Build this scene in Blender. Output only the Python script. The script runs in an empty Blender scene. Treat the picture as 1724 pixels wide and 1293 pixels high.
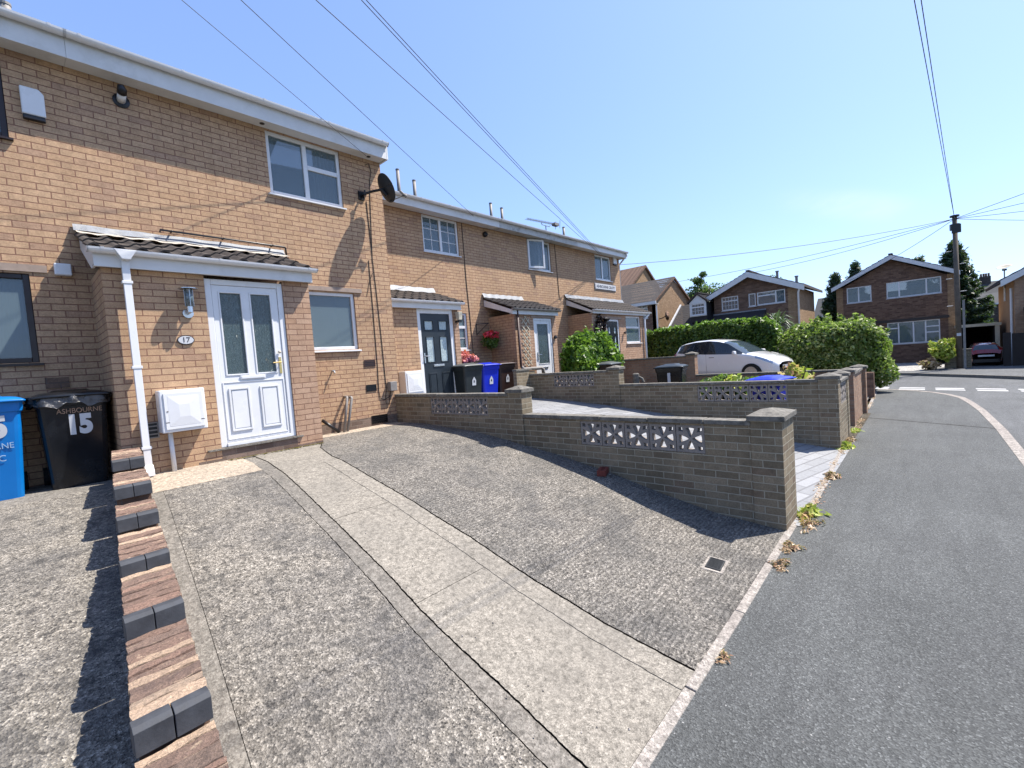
import bpy, bmesh, math, random
import numpy as np
from mathutils import Vector, Matrix
random.seed(7); RNG = np.random.default_rng(11)
R = math.radians
S = bpy.context.scene
COL = S.collection

# ---------------------------------------------------------------- camera, sky, sun, exposure
cam = bpy.data.cameras.new('camera'); co = bpy.data.objects.new('camera', cam); COL.objects.link(co)
cam.sensor_fit = 'HORIZONTAL'; cam.sensor_width = 36; cam.lens = 767.639/1724*36
cam.clip_start = .05; cam.clip_end = 2000
yaw, pit, rol = R(47.649), R(-2.803), R(4.303)
f = Vector((math.sin(yaw)*math.cos(pit), math.cos(yaw)*math.cos(pit), math.sin(pit)))
r = Vector((math.cos(yaw), -math.sin(yaw), 0)); d = -r.cross(f)
r2 = math.cos(rol)*r + math.sin(rol)*d; d2 = -math.sin(rol)*r + math.cos(rol)*d
co.matrix_world = Matrix((( r2.x, -d2.x, -f.x, 0), (r2.y, -d2.y, -f.y, 0), (r2.z, -d2.z, -f.z, 0), (0, 0, 0, 1)))
S.camera = co

SUN = Vector((.55, -.33, 1)).normalized()          # towards the sun
W = bpy.data.worlds.new('World'); S.world = W; W.use_nodes = True
wn = W.node_tree.nodes; wl = W.node_tree.links; wn.clear()
wo = wn.new('ShaderNodeOutputWorld'); bg = wn.new('ShaderNodeBackground'); sk = wn.new('ShaderNodeTexSky')
sk.sky_type = 'NISHITA'; sk.sun_disc = False
sk.sun_elevation = math.asin(SUN.z); sk.sun_rotation = math.atan2(SUN.x, SUN.y)
sk.altitude = 50; sk.air_density = 1.0; sk.dust_density = .9; sk.ozone_density = 2.6
bg.inputs[1].default_value = .105
hs = wn.new('ShaderNodeGamma'); hs.inputs['Gamma'].default_value = .66; tn = wn.new('ShaderNodeMix'); tn.data_type = 'RGBA'; tn.blend_type = 'MULTIPLY'; tn.inputs[0].default_value = 1; tn.inputs[7].default_value = (1.36, 1.60, 2.16, 1); wl.new(sk.outputs[0], hs.inputs['Color']); wl.new(hs.outputs[0], tn.inputs[6])
# a few faint wisps of high cloud, low over the far houses
tc = wn.new('ShaderNodeTexCoord'); mpw = wn.new('ShaderNodeMapping'); mpw.inputs['Scale'].default_value = (1.0, 3.2, 9); mpw.inputs['Rotation'].default_value = (R(14), R(8), R(24))
wl.new(tc.outputs['Generated'], mpw.inputs[0]); nw = wn.new('ShaderNodeTexNoise'); nw.inputs['Scale'].default_value = 1.6; nw.inputs['Detail'].default_value = 7; nw.inputs['Roughness'].default_value = .62; nw.inputs['Distortion'].default_value = .6
wl.new(mpw.outputs[0], nw.inputs['Vector']); rw = wn.new('ShaderNodeValToRGB'); rw.color_ramp.elements[0].position = .30; rw.color_ramp.elements[0].color = (0, 0, 0, 1); rw.color_ramp.elements[1].position = .80; rw.color_ramp.elements[1].color = (.40, .40, .40, 1)
wl.new(nw.outputs[0], rw.inputs[0]); mw = wn.new('ShaderNodeMix'); mw.data_type = 'RGBA'; mw.inputs[7].default_value = (4.6, 5.2, 5.8, 1)
nrm = wn.new('ShaderNodeVectorMath'); nrm.operation = 'SUBTRACT'; wl.new(tc.outputs['Generated'], nrm.inputs[0]); nrm.inputs[1].default_value = (.971, .093, .220)
rt = wn.new('ShaderNodeVectorRotate'); rt.rotation_type = 'X_AXIS'; rt.inputs['Angle'].default_value = R(-18); wl.new(nrm.outputs[0], rt.inputs['Vector'])
ms_ = wn.new('ShaderNodeMapping'); ms_.inputs['Scale'].default_value = (1.5, 7, 26); wl.new(rt.outputs[0], ms_.inputs[0]); ln_ = wn.new('ShaderNodeVectorMath'); ln_.operation = 'LENGTH'; wl.new(ms_.outputs[0], ln_.inputs[0])
mr = wn.new('ShaderNodeMapRange'); mr.interpolation_type = 'SMOOTHERSTEP'; mr.inputs[1].default_value = 0; mr.inputs[2].default_value = 1.0; mr.inputs[3].default_value = 1.5; mr.inputs[4].default_value = 0; wl.new(ln_.outputs['Value'], mr.inputs[0])
mm = wn.new('ShaderNodeMath'); mm.operation = 'MULTIPLY'; wl.new(rw.outputs[0], mm.inputs[0]); wl.new(mr.outputs[0], mm.inputs[1]); wl.new(mm.outputs[0], mw.inputs[0]); wl.new(tn.outputs[2], mw.inputs[6]); wl.new(mw.outputs[2], bg.inputs[0]); wl.new(bg.outputs[0], wo.inputs[0])
sl = bpy.data.lights.new('sun', 'SUN'); sl.energy = 5.0; sl.angle = R(.5); sl.color = (1, .935, .85)
so = bpy.data.objects.new('sun', sl); COL.objects.link(so)
so.rotation_euler = SUN.to_track_quat('Z', 'Y').to_euler()
S.view_settings.view_transform = 'Standard'; S.view_settings.look = 'None'
S.view_settings.exposure = 1.05; S.view_settings.gamma = 1
S.render.engine = 'CYCLES'

# ---------------------------------------------------------------- materials
def newmat(name):
    m = bpy.data.materials.new(name); m.use_nodes = True
    nt = m.node_tree; nt.nodes.clear()
    o = nt.nodes.new('ShaderNodeOutputMaterial'); p = nt.nodes.new('ShaderNodeBsdfPrincipled')
    nt.links.new(p.outputs[0], o.inputs[0]); return m, nt, p
class N:
    def __init__(s, nt): s.nt = nt
    def __call__(s, typ, **kw):
        n = s.nt.nodes.new('ShaderNode'+typ)
        for k, v in kw.items():
            if k.startswith('i_'):
                n.inputs[k[2:].replace('_', ' ')].default_value = v
            else: setattr(n, k, v)
        return n
    def L(s, a, b): s.nt.links.new(a, b)
    def math(s, op, a, b=None, c=None):
        n = s.nt.nodes.new('ShaderNodeMath'); n.operation = op
        for i, v in enumerate((a, b, c)):
            if v is None: continue
            if isinstance(v, (int, float)): n.inputs[i].default_value = v
            else: s.L(v, n.inputs[i])
        return n.outputs[0]
    def mix(s, fac, a, b, mode='MIX'):
        n = s.nt.nodes.new('ShaderNodeMix'); n.data_type = 'RGBA'; n.blend_type = mode
        for sock, v in ((n.inputs[0], fac), (n.inputs[6], a), (n.inputs[7], b)):
            if isinstance(v, (int, float)): sock.default_value = v
            elif isinstance(v, tuple): sock.default_value = (*v, 1)[:4]
            else: s.L(v, sock)
        return n.outputs[2]
    def ramp(s, fac, stops):
        n = s.nt.nodes.new('ShaderNodeValToRGB'); s.L(fac, n.inputs[0]); e = n.color_ramp.elements
        while len(e) < len(stops): e.new(.5)
        for el, (p, c) in zip(e, stops):
            el.position = p; el.color = (c, c, c, 1) if isinstance(c, (int, float)) else (*c, 1)
        return n.outputs[0]
    def noise(s, vec, scale, detail=3, rough=.55, dist=0):
        n = s('TexNoise', i_Scale=scale, i_Detail=detail, i_Roughness=rough, i_Distortion=dist); s.L(vec, n.inputs['Vector']); return n.outputs[0]
    def bump(s, h, p, strength=.6, dist=.01, prev=None):
        n = s('Bump', i_Strength=strength, i_Distance=dist); s.L(h, n.inputs['Height'])
        if prev: s.L(prev, n.inputs['Normal'])
        s.L(n.outputs[0], p.inputs['Normal']); return n.outputs[0]
    def pos(s): return s('NewGeometry').outputs['Position']

K = .66
kc = lambda c: tuple(x*K for x in c) if c else c
def brickmat(name, c1, c2, mortar, bw=.225, rh=.075, ms=.0055, stain=.25, stainc=(.12, .1, .08), odd=None, zoff=0.0, rough=.9):
    c1, c2, mortar, stainc, odd = map(kc, (c1, c2, mortar, stainc, odd))
    m, nt, p = newmat(name); n = N(nt); g = n('NewGeometry')
    sp = n('SeparateXYZ'); n.L(g.outputs['Position'], sp.inputs[0])
    sn = n('SeparateXYZ'); n.L(g.outputs['True Normal'], sn.inputs[0])
    ax = n.math('GREATER_THAN', n.math('ABSOLUTE', sn.outputs[0]), .5)
    az = n.math('GREATER_THAN', n.math('ABSOLUTE', sn.outputs[2]), .6)
    dxy = n.math('SUBTRACT', sp.outputs[1], sp.outputs[0])
    u = n.math('MULTIPLY_ADD', ax, dxy, sp.outputs[0])
    zz = n.math('ADD', sp.outputs[2], 100*rh+zoff)
    yz = n.math('SUBTRACT', sp.outputs[1], zz)
    v = n.math('MULTIPLY_ADD', az, yz, zz)
    cb = n('CombineXYZ'); n.L(n.math('ADD', u, 50), cb.inputs[0]); n.L(v, cb.inputs[1])
    # slight wobble of the joints
    nz = n('TexNoise', i_Scale=9.0, i_Detail=2.0); n.L(g.outputs['Position'], nz.inputs['Vector'])
    wob = n('VectorMath', operation='SCALE'); wob.inputs[3].default_value = .004; n.L(nz.outputs[1], wob.inputs[0])
    add = n('VectorMath', operation='ADD'); n.L(cb.outputs[0], add.inputs[0]); n.L(wob.outputs[0], add.inputs[1])
    b = n('TexBrick', offset=.5, i_Scale=1.0, i_Mortar_Size=ms, i_Mortar_Smooth=.25, i_Bias=0.0, i_Brick_Width=bw, i_Row_Height=rh)
    n.L(add.outputs[0], b.inputs['Vector'])
    b.inputs['Color1'].default_value = (0, 0, 0, 1); b.inputs['Color2'].default_value = (1, 1, 1, 1); b.inputs['Mortar'].default_value = (.5, .5, .5, 1)
    rnd = n('SeparateXYZ'); n.L(b.outputs['Color'], rnd.inputs[0])
    stops = [(0, c1), (1, c2)] if not odd else [(0, odd), (.05, odd), (.12, c1), (1, c2)]
    base = n.ramp(rnd.outputs[0], stops)
    fine = n.noise(g.outputs['Position'], 70, 4, .7)
    base = n.mix(.75, base, n.ramp(fine, [(.25, .55), (.5, .95), (.75, 1.3)]), 'MULTIPLY')
    med = n.noise(g.outputs['Position'], 14, 2, .5)
    base = n.mix(.5, base, n.ramp(med, [(.3, .75), (.7, 1.15)]), 'MULTIPLY')
    big = n.noise(g.outputs['Position'], 1.1, 5, .65)
    base = n.mix(n.math('MULTIPLY', n.ramp(big, [(.48, 0.0), (.72, 1.0)]), stain), base, stainc)
    smp = n('Mapping'); smp.inputs['Scale'].default_value = (2.6, 2.6, .35); n.L(g.outputs['Position'], smp.inputs[0])
    base = n.mix(.5, base, n.ramp(n.noise(smp.outputs[0], 1.3, 5, .7), [(.32, .74), (.55, 1.0), (.75, 1.1)]), 'MULTIPLY')
    fac = b.outputs['Fac']
    colr = n.mix(fac, base, mortar)
    n.L(colr, p.inputs['Base Color']); p.inputs['Roughness'].default_value = rough; p.inputs['Specular IOR Level'].default_value = .2
    h = n.math('SUBTRACT', n.math('MULTIPLY', fine, .35), fac)
    n.bump(h, p, .9, .006); return m

def plain(name, c, rough=.5, metal=0, var=.1, scale=8, spec=.4, dirt=None, bump=0, coat=0):
    if metal < .5: c = kc(c)
    if dirt: dirt = (kc(dirt[0]), dirt[1])
    m, nt, p = newmat(name); n = N(nt); g = n('TexCoord').outputs['Object']
    k = n.noise(g, scale, 5, .6)
    col = n.mix(1.0, c, n.ramp(k, [(.3, 1-var), (.7, 1+var)]), 'MULTIPLY')
    if dirt:
        dn = n.noise(g, scale*.35, 6, .7)
        col = n.mix(n.ramp(dn, [(.52, 0.0), (.75, dirt[1])]), col, dirt[0])
    n.L(col, p.inputs['Base Color']); p.inputs['Roughness'].default_value = rough; p.inputs['Metallic'].default_value = metal
    p.inputs['Specular IOR Level'].default_value = spec; p.inputs['Coat Weight'].default_value = coat; p.inputs['Coat Roughness'].default_value = .05
    n.L(n.ramp(k, [(.3, max(0, rough-.08)), (.7, min(1, rough+.1))]), p.inputs['Roughness'])
    if bump: n.bump(n.noise(g, scale*6, 4, .7), p, .5, bump)
    return m

def aggregate(name, pale, dark, mid, vs=75, patch=(.28, .26, .23), pfac=.5, ribs=0, bump=.012, lichen=.0, smooth=0):
    pale, dark, mid, patch = map(kc, (pale, dark, mid, patch))
    m, nt, p = newmat(name); n = N(nt); P = n.pos()
    v = n('TexVoronoi', i_Scale=float(vs)); n.L(P, v.inputs['Vector'])
    cell = n('SeparateXYZ'); n.L(v.outputs['Color'], cell.inputs[0])
    v2 = n('TexVoronoi', i_Scale=float(vs)*.45); n.L(P, v2.inputs['Vector'])
    c2 = n('SeparateXYZ'); n.L(v2.outputs['Color'], c2.inputs[0])
    base = n.ramp(cell.outputs[0], [(0, dark), (.3, mid), (.62, mid), (1, pale)])
    base = n.mix(.55, base, n.ramp(c2.outputs[1], [(0, .6), (.6, 1.0), (1, 1.45)]), 'MULTIPLY')
    fine = n.noise(P, vs*2.2, 4, .75)
    base = n.mix(.7, base, n.ramp(fine, [(.3, .6), (.7, 1.35)]), 'MULTIPLY')
    big = n.noise(P, 1.6, 6, .68, .4)
    base = n.mix(n.math('MULTIPLY', n.ramp(big, [(.42, 0.0), (.62, 1.0)]), pfac), base, n.mix(.6, patch, n.ramp(cell.outputs[1], [(0, .6), (1, 1.4)]), 'MULTIPLY'))
    base = n.mix(.8, base, n.ramp(n.noise(P, 26, 4, .75), [(.34, .5), (.5, .95), (.7, 1.3)]), 'MULTIPLY')
    if lichen:
        ln = n.noise(P, 8, 5, .75)
        base = n.mix(n.math('MULTIPLY', n.ramp(ln, [(.54, 0.0), (.64, 1.0)]), lichen), base, (.055, .053, .05))
    h = n.math('ADD', v.outputs['Distance'], n.math('MULTIPLY', fine, .8))
    if smooth: h = n.math('MULTIPLY', h, 1-smooth)
    if ribs:
        w = n('TexWave', wave_type='BANDS', bands_direction='Y', i_Scale=9.0, i_Distortion=5.0, i_Detail=3.0, i_Detail_Scale=2.5)
        n.L(P, w.inputs['Vector'])
        h = n.math('ADD', h, n.math('MULTIPLY', w.outputs['Fac'], ribs))
        base = n.mix(.5, base, n.ramp(w.outputs['Fac'], [(.2, .62), (.7, 1.12)]), 'MULTIPLY')
    n.L(base, p.inputs['Base Color']); p.inputs['Roughness'].default_value = .92; p.inputs['Specular IOR Level'].default_value = .2
    n.bump(h, p, .9, bump); return m

def asphalt(name, c, speck=.5, patches=.25):
    c = kc(c)
    m, nt, p = newmat(name); n = N(nt); P = n.pos()
    v = n('TexVoronoi', i_Scale=120.0); n.L(P, v.inputs['Vector'])
    cs = n('SeparateXYZ'); n.L(v.outputs['Color'], cs.inputs[0])
    base = n.mix(1.0, c, n.ramp(cs.outputs[0], [(0, .6), (.6, 1.0), (.9, 1.25), (1, 1.9)]), 'MULTIPLY')
    v3 = n('TexVoronoi', i_Scale=22.0); n.L(P, v3.inputs['Vector'])
    chip = n.ramp(v3.outputs['Distance'], [(.0, 1.0), (.085, 1.0), (.1, 0.0)])
    c3 = n('SeparateXYZ'); n.L(v3.outputs['Color'], c3.inputs[0])
    chip = n.math('MULTIPLY', chip, n.math('GREATER_THAN', c3.outputs[0], .82))
    base = n.mix(n.math('MULTIPLY', chip, speck), base, (.55, .54, .52))
    big = n.noise(P, .7, 6, .62, .3); streak = n('Mapping'); streak.inputs['Scale'].default_value = (.35, 2.2, 1); n.L(P, streak.inputs[0])
    st = n.noise(streak.outputs[0], 2.2, 5, .7)
    base = n.mix(patches, base, n.ramp(big, [(.3, .55), (.7, 1.5)]), 'MULTIPLY')
    base = n.mix(.45, base, n.ramp(st, [(.3, .72), (.72, 1.35)]), 'MULTIPLY')
    n.L(base, p.inputs['Base Color']); p.inputs['Roughness'].default_value = .85; p.inputs['Specular IOR Level'].default_value = .3
    fine = n.noise(P, 160, 3, .7)
    n.bump(n.math('ADD', v.outputs['Distance'], fine), p, .7, .006); return m

def leafmat(name, c1, c2, c3=None, trans=.35):
    m, nt, p = newmat(name); n = N(nt); g = n('NewGeometry')
    col = n.ramp(g.outputs['Random Per Island'], [(0, c1), (.55, c2), (1, c3 or c2)])
    n.L(col, p.inputs['Base Color']); p.inputs['Roughness'].default_value = .45; p.inputs['Specular IOR Level'].default_value = .45
    t = n('BsdfTranslucent'); n.L(n.mix(.5, col, (.25, .45, .05)), t.inputs[0])
    mx = n('MixShader'); mx.inputs[0].default_value = trans
    n.L(p.outputs[0], mx.inputs[1]); n.L(t.outputs[0], mx.inputs[2])
    o = [x for x in nt.nodes if x.type == 'OUTPUT_MATERIAL'][0]; n.L(mx.outputs[0], o.inputs[0]); return m

def glassmat(name, c=(.115, .16, .18), alpha=.66, rough=.02, obscure=False):
    m, nt, p = newmat(name); n = N(nt)
    p.inputs['Base Color'].default_value = (*c, 1); p.inputs['Roughness'].default_value = rough
    p.inputs['Alpha'].default_value = alpha; p.inputs['Specular IOR Level'].default_value = .8; p.inputs['IOR'].default_value = 1.52
    if not obscure:
        n.bump(n.noise(n('TexCoord').outputs['Object'], 1.7, 2, .5), p, .12, .05)
    if obscure:
        g = n('TexCoord').outputs['Object']
        w = n('TexVoronoi', feature='DISTANCE_TO_EDGE', i_Scale=26.0); mp = n('Mapping'); mp.inputs['Scale'].default_value = (1, 1, .45); n.L(g, mp.inputs[0])
        nz = n('TexNoise', i_Scale=11.0, i_Detail=3.0); n.L(mp.outputs[0], nz.inputs['Vector'])
        ad = n('VectorMath', operation='ADD'); n.L(mp.outputs[0], ad.inputs[0]); n.L(nz.outputs[1], ad.inputs[1]); n.L(ad.outputs[0], w.inputs['Vector'])
        k = n.ramp(w.outputs['Distance'], [(0, 1.0), (.06, .25), (.2, 0.0)])
        n.L(n.mix(k, c, tuple(min(1, x*2.2+.03) for x in c)), p.inputs['Base Color'])
        n.bump(w.outputs['Distance'], p, .6, .01)
    return m

MT = {}
MT['buff'] = brickmat('buff_brick', (.63, .405, .24), (.695, .462, .282), (.31, .165, .115), stain=.25, stainc=(.46, .34, .24), odd=(.56, .36, .235))
MT['buffpink'] = brickmat('pinkish_brick', (.56, .355, .23), (.66, .44, .30), (.30, .17, .12), stain=.25, stainc=(.36, .24, .18))
MT['plinth'] = brickmat('plinth_brick', (.20, .14, .11), (.33, .24, .19), (.30, .24, .19), stain=.6, stainc=(.22, .18, .15))
MT['garden'] = brickmat('garden_wall_brick', (.26, .205, .135), (.40, .32, .215), (.50, .45, .34), ms=.0055, stain=.6, stainc=(.12, .115, .08), odd=(.29, .215, .145))
MT['gardenred'] = brickmat('garden_red_brick', (.42, .25, .16), (.56, .36, .235), (.36, .30, .24), stain=.4, stainc=(.2, .14, .1))
MT['brown'] = brickmat('brown_brick', (.17, .10, .07), (.33, .205, .14), (.18, .135, .11), stain=.2)
MT['tan'] = brickmat('tan_brick', (.42, .27, .15), (.55, .37, .22), (.25, .16, .10), stain=.3, stainc=(.3, .2, .12))
MT['stone'] = brickmat('dark_terrace_stone', (.07, .06, .055), (.12, .10, .09), (.1, .09, .08), bw=.3, rh=.12)
MT['upvc'] = plain('white_upvc', (.95, .96, .97), .28, var=.03, scale=3, dirt=((.45, .43, .38), .22))
MT['upvcd'] = plain('weathered_white_board', (.88, .88, .87), .45, var=.06, scale=4, dirt=((.36, .34, .28), .4))
MT['peel'] = plain('peeling_paint', (.62, .62, .60), .6, var=.1, scale=14, dirt=((.16, .15, .14), .9))
MT['dkframe'] = plain('dark_brown_frame', (.030, .016, .014), .35, var=.2)
MT['anth'] = plain('anthracite_door', (.022, .032, .042), .38, var=.12, scale=5)
MT['blackdoor'] = plain('black_door', (.010, .011, .014), .25, var=.1)
MT['glass'] = glassmat('window_glass'); MT['glassdk'] = glassmat('dark_glass', (.02, .025, .03), .85)
MT['obsc'] = glassmat('patterned_glass', (.035, .055, .055), .96, .12, True)
MT['obsl'] = glassmat('leaded_glass', (.30, .36, .36), .95, .15, True)
MT['curt'] = plain('curtain_cloth', (.62, .66, .66), .9, var=.08, scale=5)
MT['tile'] = plain('concrete_roof_tile', (.075, .062, .055), .85, var=.35, scale=7, dirt=((.17, .15, .12), .5), bump=.004)
MT['tiledk'] = plain('dark_roof_tile', (.032, .028, .03), .8, var=.3, scale=6, dirt=((.09, .08, .07), .4))
MT['lead'] = plain('lead_flashing', (.25, .27, .30), .55, .1, var=.3, scale=12, dirt=((.50, .49, .45), .9), bump=.006)
MT['mortar'] = plain('pale_mortar', (.60, .55, .47), .95, var=.2, scale=12, bump=.01)
MT['capst'] = plain('concrete_coping', (.22, .205, .175), .95, var=.45, scale=16, dirt=((.075, .075, .06), .9), bump=.01)
MT['screen'] = plain('screen_block_concrete', (.34, .30, .265), .95, var=.12, scale=12, dirt=((.14, .12, .10), .4), bump=.003)
MT['lintel'] = plain('concrete_lintel', (.42, .33, .27), .9, var=.2, scale=10)
MT['agg'] = aggregate('exposed_aggregate', (.64, .585, .50), (.10, .092, .082), (.32, .29, .245), 105, patch=(.15, .145, .14), pfac=.6, bump=.008, lichen=.7)
MT['aggr'] = aggregate('ribbed_concrete', (.60, .55, .48), (.12, .11, .10), (.325, .298, .255), 105, patch=(.17, .165, .155), pfac=.6, ribs=.9, bump=.010, lichen=.45)
MT['conc'] = aggregate('smooth_concrete', (.47, .43, .365), (.23, .21, .175), (.345, .313, .262), 190, patch=(.27, .248, .212), pfac=.6, bump=.002, smooth=.5)
MT['concg'] = aggregate('grey_concrete', (.36, .335, .29), (.2, .18, .155), (.285, .26, .225), 120, patch=(.17, .16, .14), pfac=.45, bump=.004, smooth=.3, lichen=.35)
MT['pale'] = aggregate('pale_screed', (.66, .56, .44), (.42, .35, .27), (.55, .46, .36), 110, patch=(.40, .34, .27), pfac=.5, bump=.004, smooth=.4)
MT['joint'] = plain('joint_soil', (.035, .028, .02), 1, var=.3, scale=20)
MT['asph'] = asphalt('pavement_asphalt', (.116, .121, .118), .4, .3)
MT['road'] = asphalt('road_asphalt', (.135, .14, .142), .4, .35)
MT['white'] = plain('road_paint', (.62, .62, .60), .8, var=.15, scale=14, dirt=((.3, .3, .3), .5))
MT['kerb'] = aggregate('kerb_stone', (.56, .51, .46), (.32, .28, .25), (.45, .41, .36), 120, patch=(.34, .3, .27), pfac=.5, bump=.004, smooth=.3)
MT['soil'] = aggregate('garden_soil', (.22, .18, .12), (.04, .03, .02), (.10, .08, .05), 40, pfac=.3, bump=.03)
MT['grass'] = aggregate('rough_grass', (.10, .14, .03), (.03, .05, .01), (.06, .09, .02), 40, patch=(.09, .1, .03), pfac=.5, bump=.03)
MT['gravel'] = aggregate('white_gravel', (.8, .78, .72), (.25, .24, .22), (.6, .58, .54), 18, pfac=.1, bump=.03)
MT['split'] = plain('split_brick', (.33, .20, .13), .95, var=.4, scale=28, bump=.012)
MT['engb'] = plain('blue_engineering_brick', (.060, .065, .075), .7, var=.3, scale=16, bump=.002)
MT['red'] = plain('red_brick', (.22, .05, .035), .85, var=.2, scale=20, bump=.003)
MT['metal'] = plain('galvanised', (.36, .37, .37), .4, .8, var=.15)
MT['steel'] = plain('stainless', (.55, .55, .55), .22, 1, var=.1)
MT['gold'] = plain('brass', (.75, .55, .22), .25, 1, var=.05)
MT['dish'] = plain('dish_grey', (.035, .04, .045), .55, .1, var=.15)
MT['blk'] = plain('black_plastic', (.012, .012, .014), .35, var=.2, scale=4)
MT['blkcable'] = plain('cable_black', (.02, .016, .016), .6)
MT['wire'] = plain('overhead_wire', (.11, .11, .13), .6)
MT['brpipe'] = plain('brown_pipe', (.07, .035, .03), .5)
MT['gpipe'] = plain('grey_pipe', (.30, .28, .26), .6, var=.2, scale=9)
MT['wood'] = plain('pole_wood', (.16, .13, .10), .9, var=.3, scale=5, bump=.01)
MT['trel'] = plain('cream_trellis', (.68, .62, .47), .7, var=.1)
MT['binblue'] = plain('blue_bin_plastic', (.0, .20, .62), .38, var=.06, scale=3)
MT['binroyal'] = plain('royal_blue_bin', (.012, .035, .62), .35, var=.06, scale=3)
MT['binblk'] = plain('black_bin_plastic', (.010, .012, .016), .22, var=.25, scale=3, dirt=((.045, .05, .055), .5))
MT['bingrn'] = plain('dark_grey_bin', (.022, .03, .033), .4, var=.15, scale=3, dirt=((.06, .065, .065), .4))
MT['bingrey'] = plain('grey_bin_lid', (.09, .10, .10), .45, var=.15, scale=3)
MT['binbrn'] = plain('brown_bin', (.045, .024, .020), .4, var=.15, scale=3)
MT['bag'] = plain('bin_bag', (.05, .05, .054), .16, var=.5, scale=14, bump=.03, spec=1.0)
MT['deco'] = plain('white_sticker', (.72, .73, .75), .5, var=.05)
MT['scrawl'] = plain('faded_paint', (.42, .26, .17), .7, var=.3, scale=30)
MT['paintw'] = plain('white_marker_paint', (.45, .62, .82), .6, var=.2, scale=30)
MT['ink'] = plain('black_ink', (.03, .03, .035), .5)
MT['carw'] = plain('white_car_paint', (.98, .98, .98), .2, var=.01, coat=1)
MT['carr'] = plain('dark_red_car_paint', (.30, .01, .02), .25, var=.02, coat=1)
MT['carglass'] = glassmat('car_glass', (.035, .05, .06), 1, .03)
MT['lens'] = plain('lamp_lens', (.35, .38, .42), .1, .6, var=.1)
MT['redlens'] = plain('red_lens', (.35, .01, .01), .15)
MT['amber'] = plain('amber_lens', (.7, .28, .05), .2)
MT['tyre'] = plain('tyre', (.015, .015, .015), .85)
MT['leafh'] = leafmat('hedge_leaf', (.03, .06, .01), (.065, .125, .018), (.17, .24, .05))
MT['leafb'] = leafmat('bush_leaf', (.05, .085, .014), (.16, .22, .04), (.50, .52, .20), .4)
MT['leafn'] = leafmat('glossy_bush_leaf', (.04, .09, .01), (.10, .20, .02), (.20, .32, .04))
MT['leaft'] = leafmat('tree_leaf', (.05, .085, .02), (.10, .15, .04), (.15, .2, .06))
MT['conif'] = leafmat('conifer_needles', (.014, .030, .016), (.028, .052, .024), (.05, .08, .04), .15)
MT['leafy'] = leafmat('yellow_leaf', (.20, .26, .03), (.42, .48, .06), (.60, .52, .14))
MT['leafp'] = leafmat('pink_edged_leaf', (.30, .34, .05), (.55, .42, .16), (.60, .22, .14))
MT['pink'] = leafmat('pink_petal', (.55, .12, .14), (.72, .22, .24), (.85, .40, .38), .2)
MT['redfl'] = leafmat('red_petal', (.45, .01, .03), (.6, .02, .06), (.7, .05, .1), .2)
MT['dry'] = leafmat('dried_weed', (.22, .10, .06), (.40, .26, .14), (.55, .40, .24), .2)
MT['cord'] = leafmat('palm_leaf', (.03, .06, .03), (.06, .10, .05), (.20, .24, .16), .2)
MT['core'] = plain('dark_leaf_filler', (.018, .022, .010), 1, var=.3)  # near-black colour of the solid filler added inside foliage
MT['bark'] = plain('bark', (.09, .065, .045), .95, var=.3, scale=10)
MT['orange'] = plain('rendered_orange_wall', (.46, .27, .14), .9, var=.1, scale=5)
MT['slate'] = plain('slate', (.06, .063, .066), .95, var=.2, scale=4)
MT['gdark'] = plain('garage_inside', (.012, .012, .014), .9)
MT['timber'] = plain('dark_timber', (.03, .022, .018), .8)
MT['tape'] = plain('pale_drain_seal', (.62, .58, .50), .9)

# ---------------------------------------------------------------- object helpers
ORG = {}
def thing(name, label, cat, loc=(0, 0, 0), group=None, kind=None):
    o = bpy.data.objects.new(name, None); COL.objects.link(o); o.location = loc; o.empty_display_size = .1
    tag(o, label, cat, group, kind); ORG[o] = Vector(loc); return o
def tag(o, label, cat, group=None, kind=None):
    if label: o['label'] = label
    if cat: o['category'] = cat
    if group: o['group'] = group
    if kind: o['kind'] = kind
    return o
def struct(o): o['kind'] = 'structure'; return o
def origin(p):
    while p and p not in ORG: p = p.parent
    return ORG.get(p, Vector((0, 0, 0))) if p else Vector((0, 0, 0))

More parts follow.
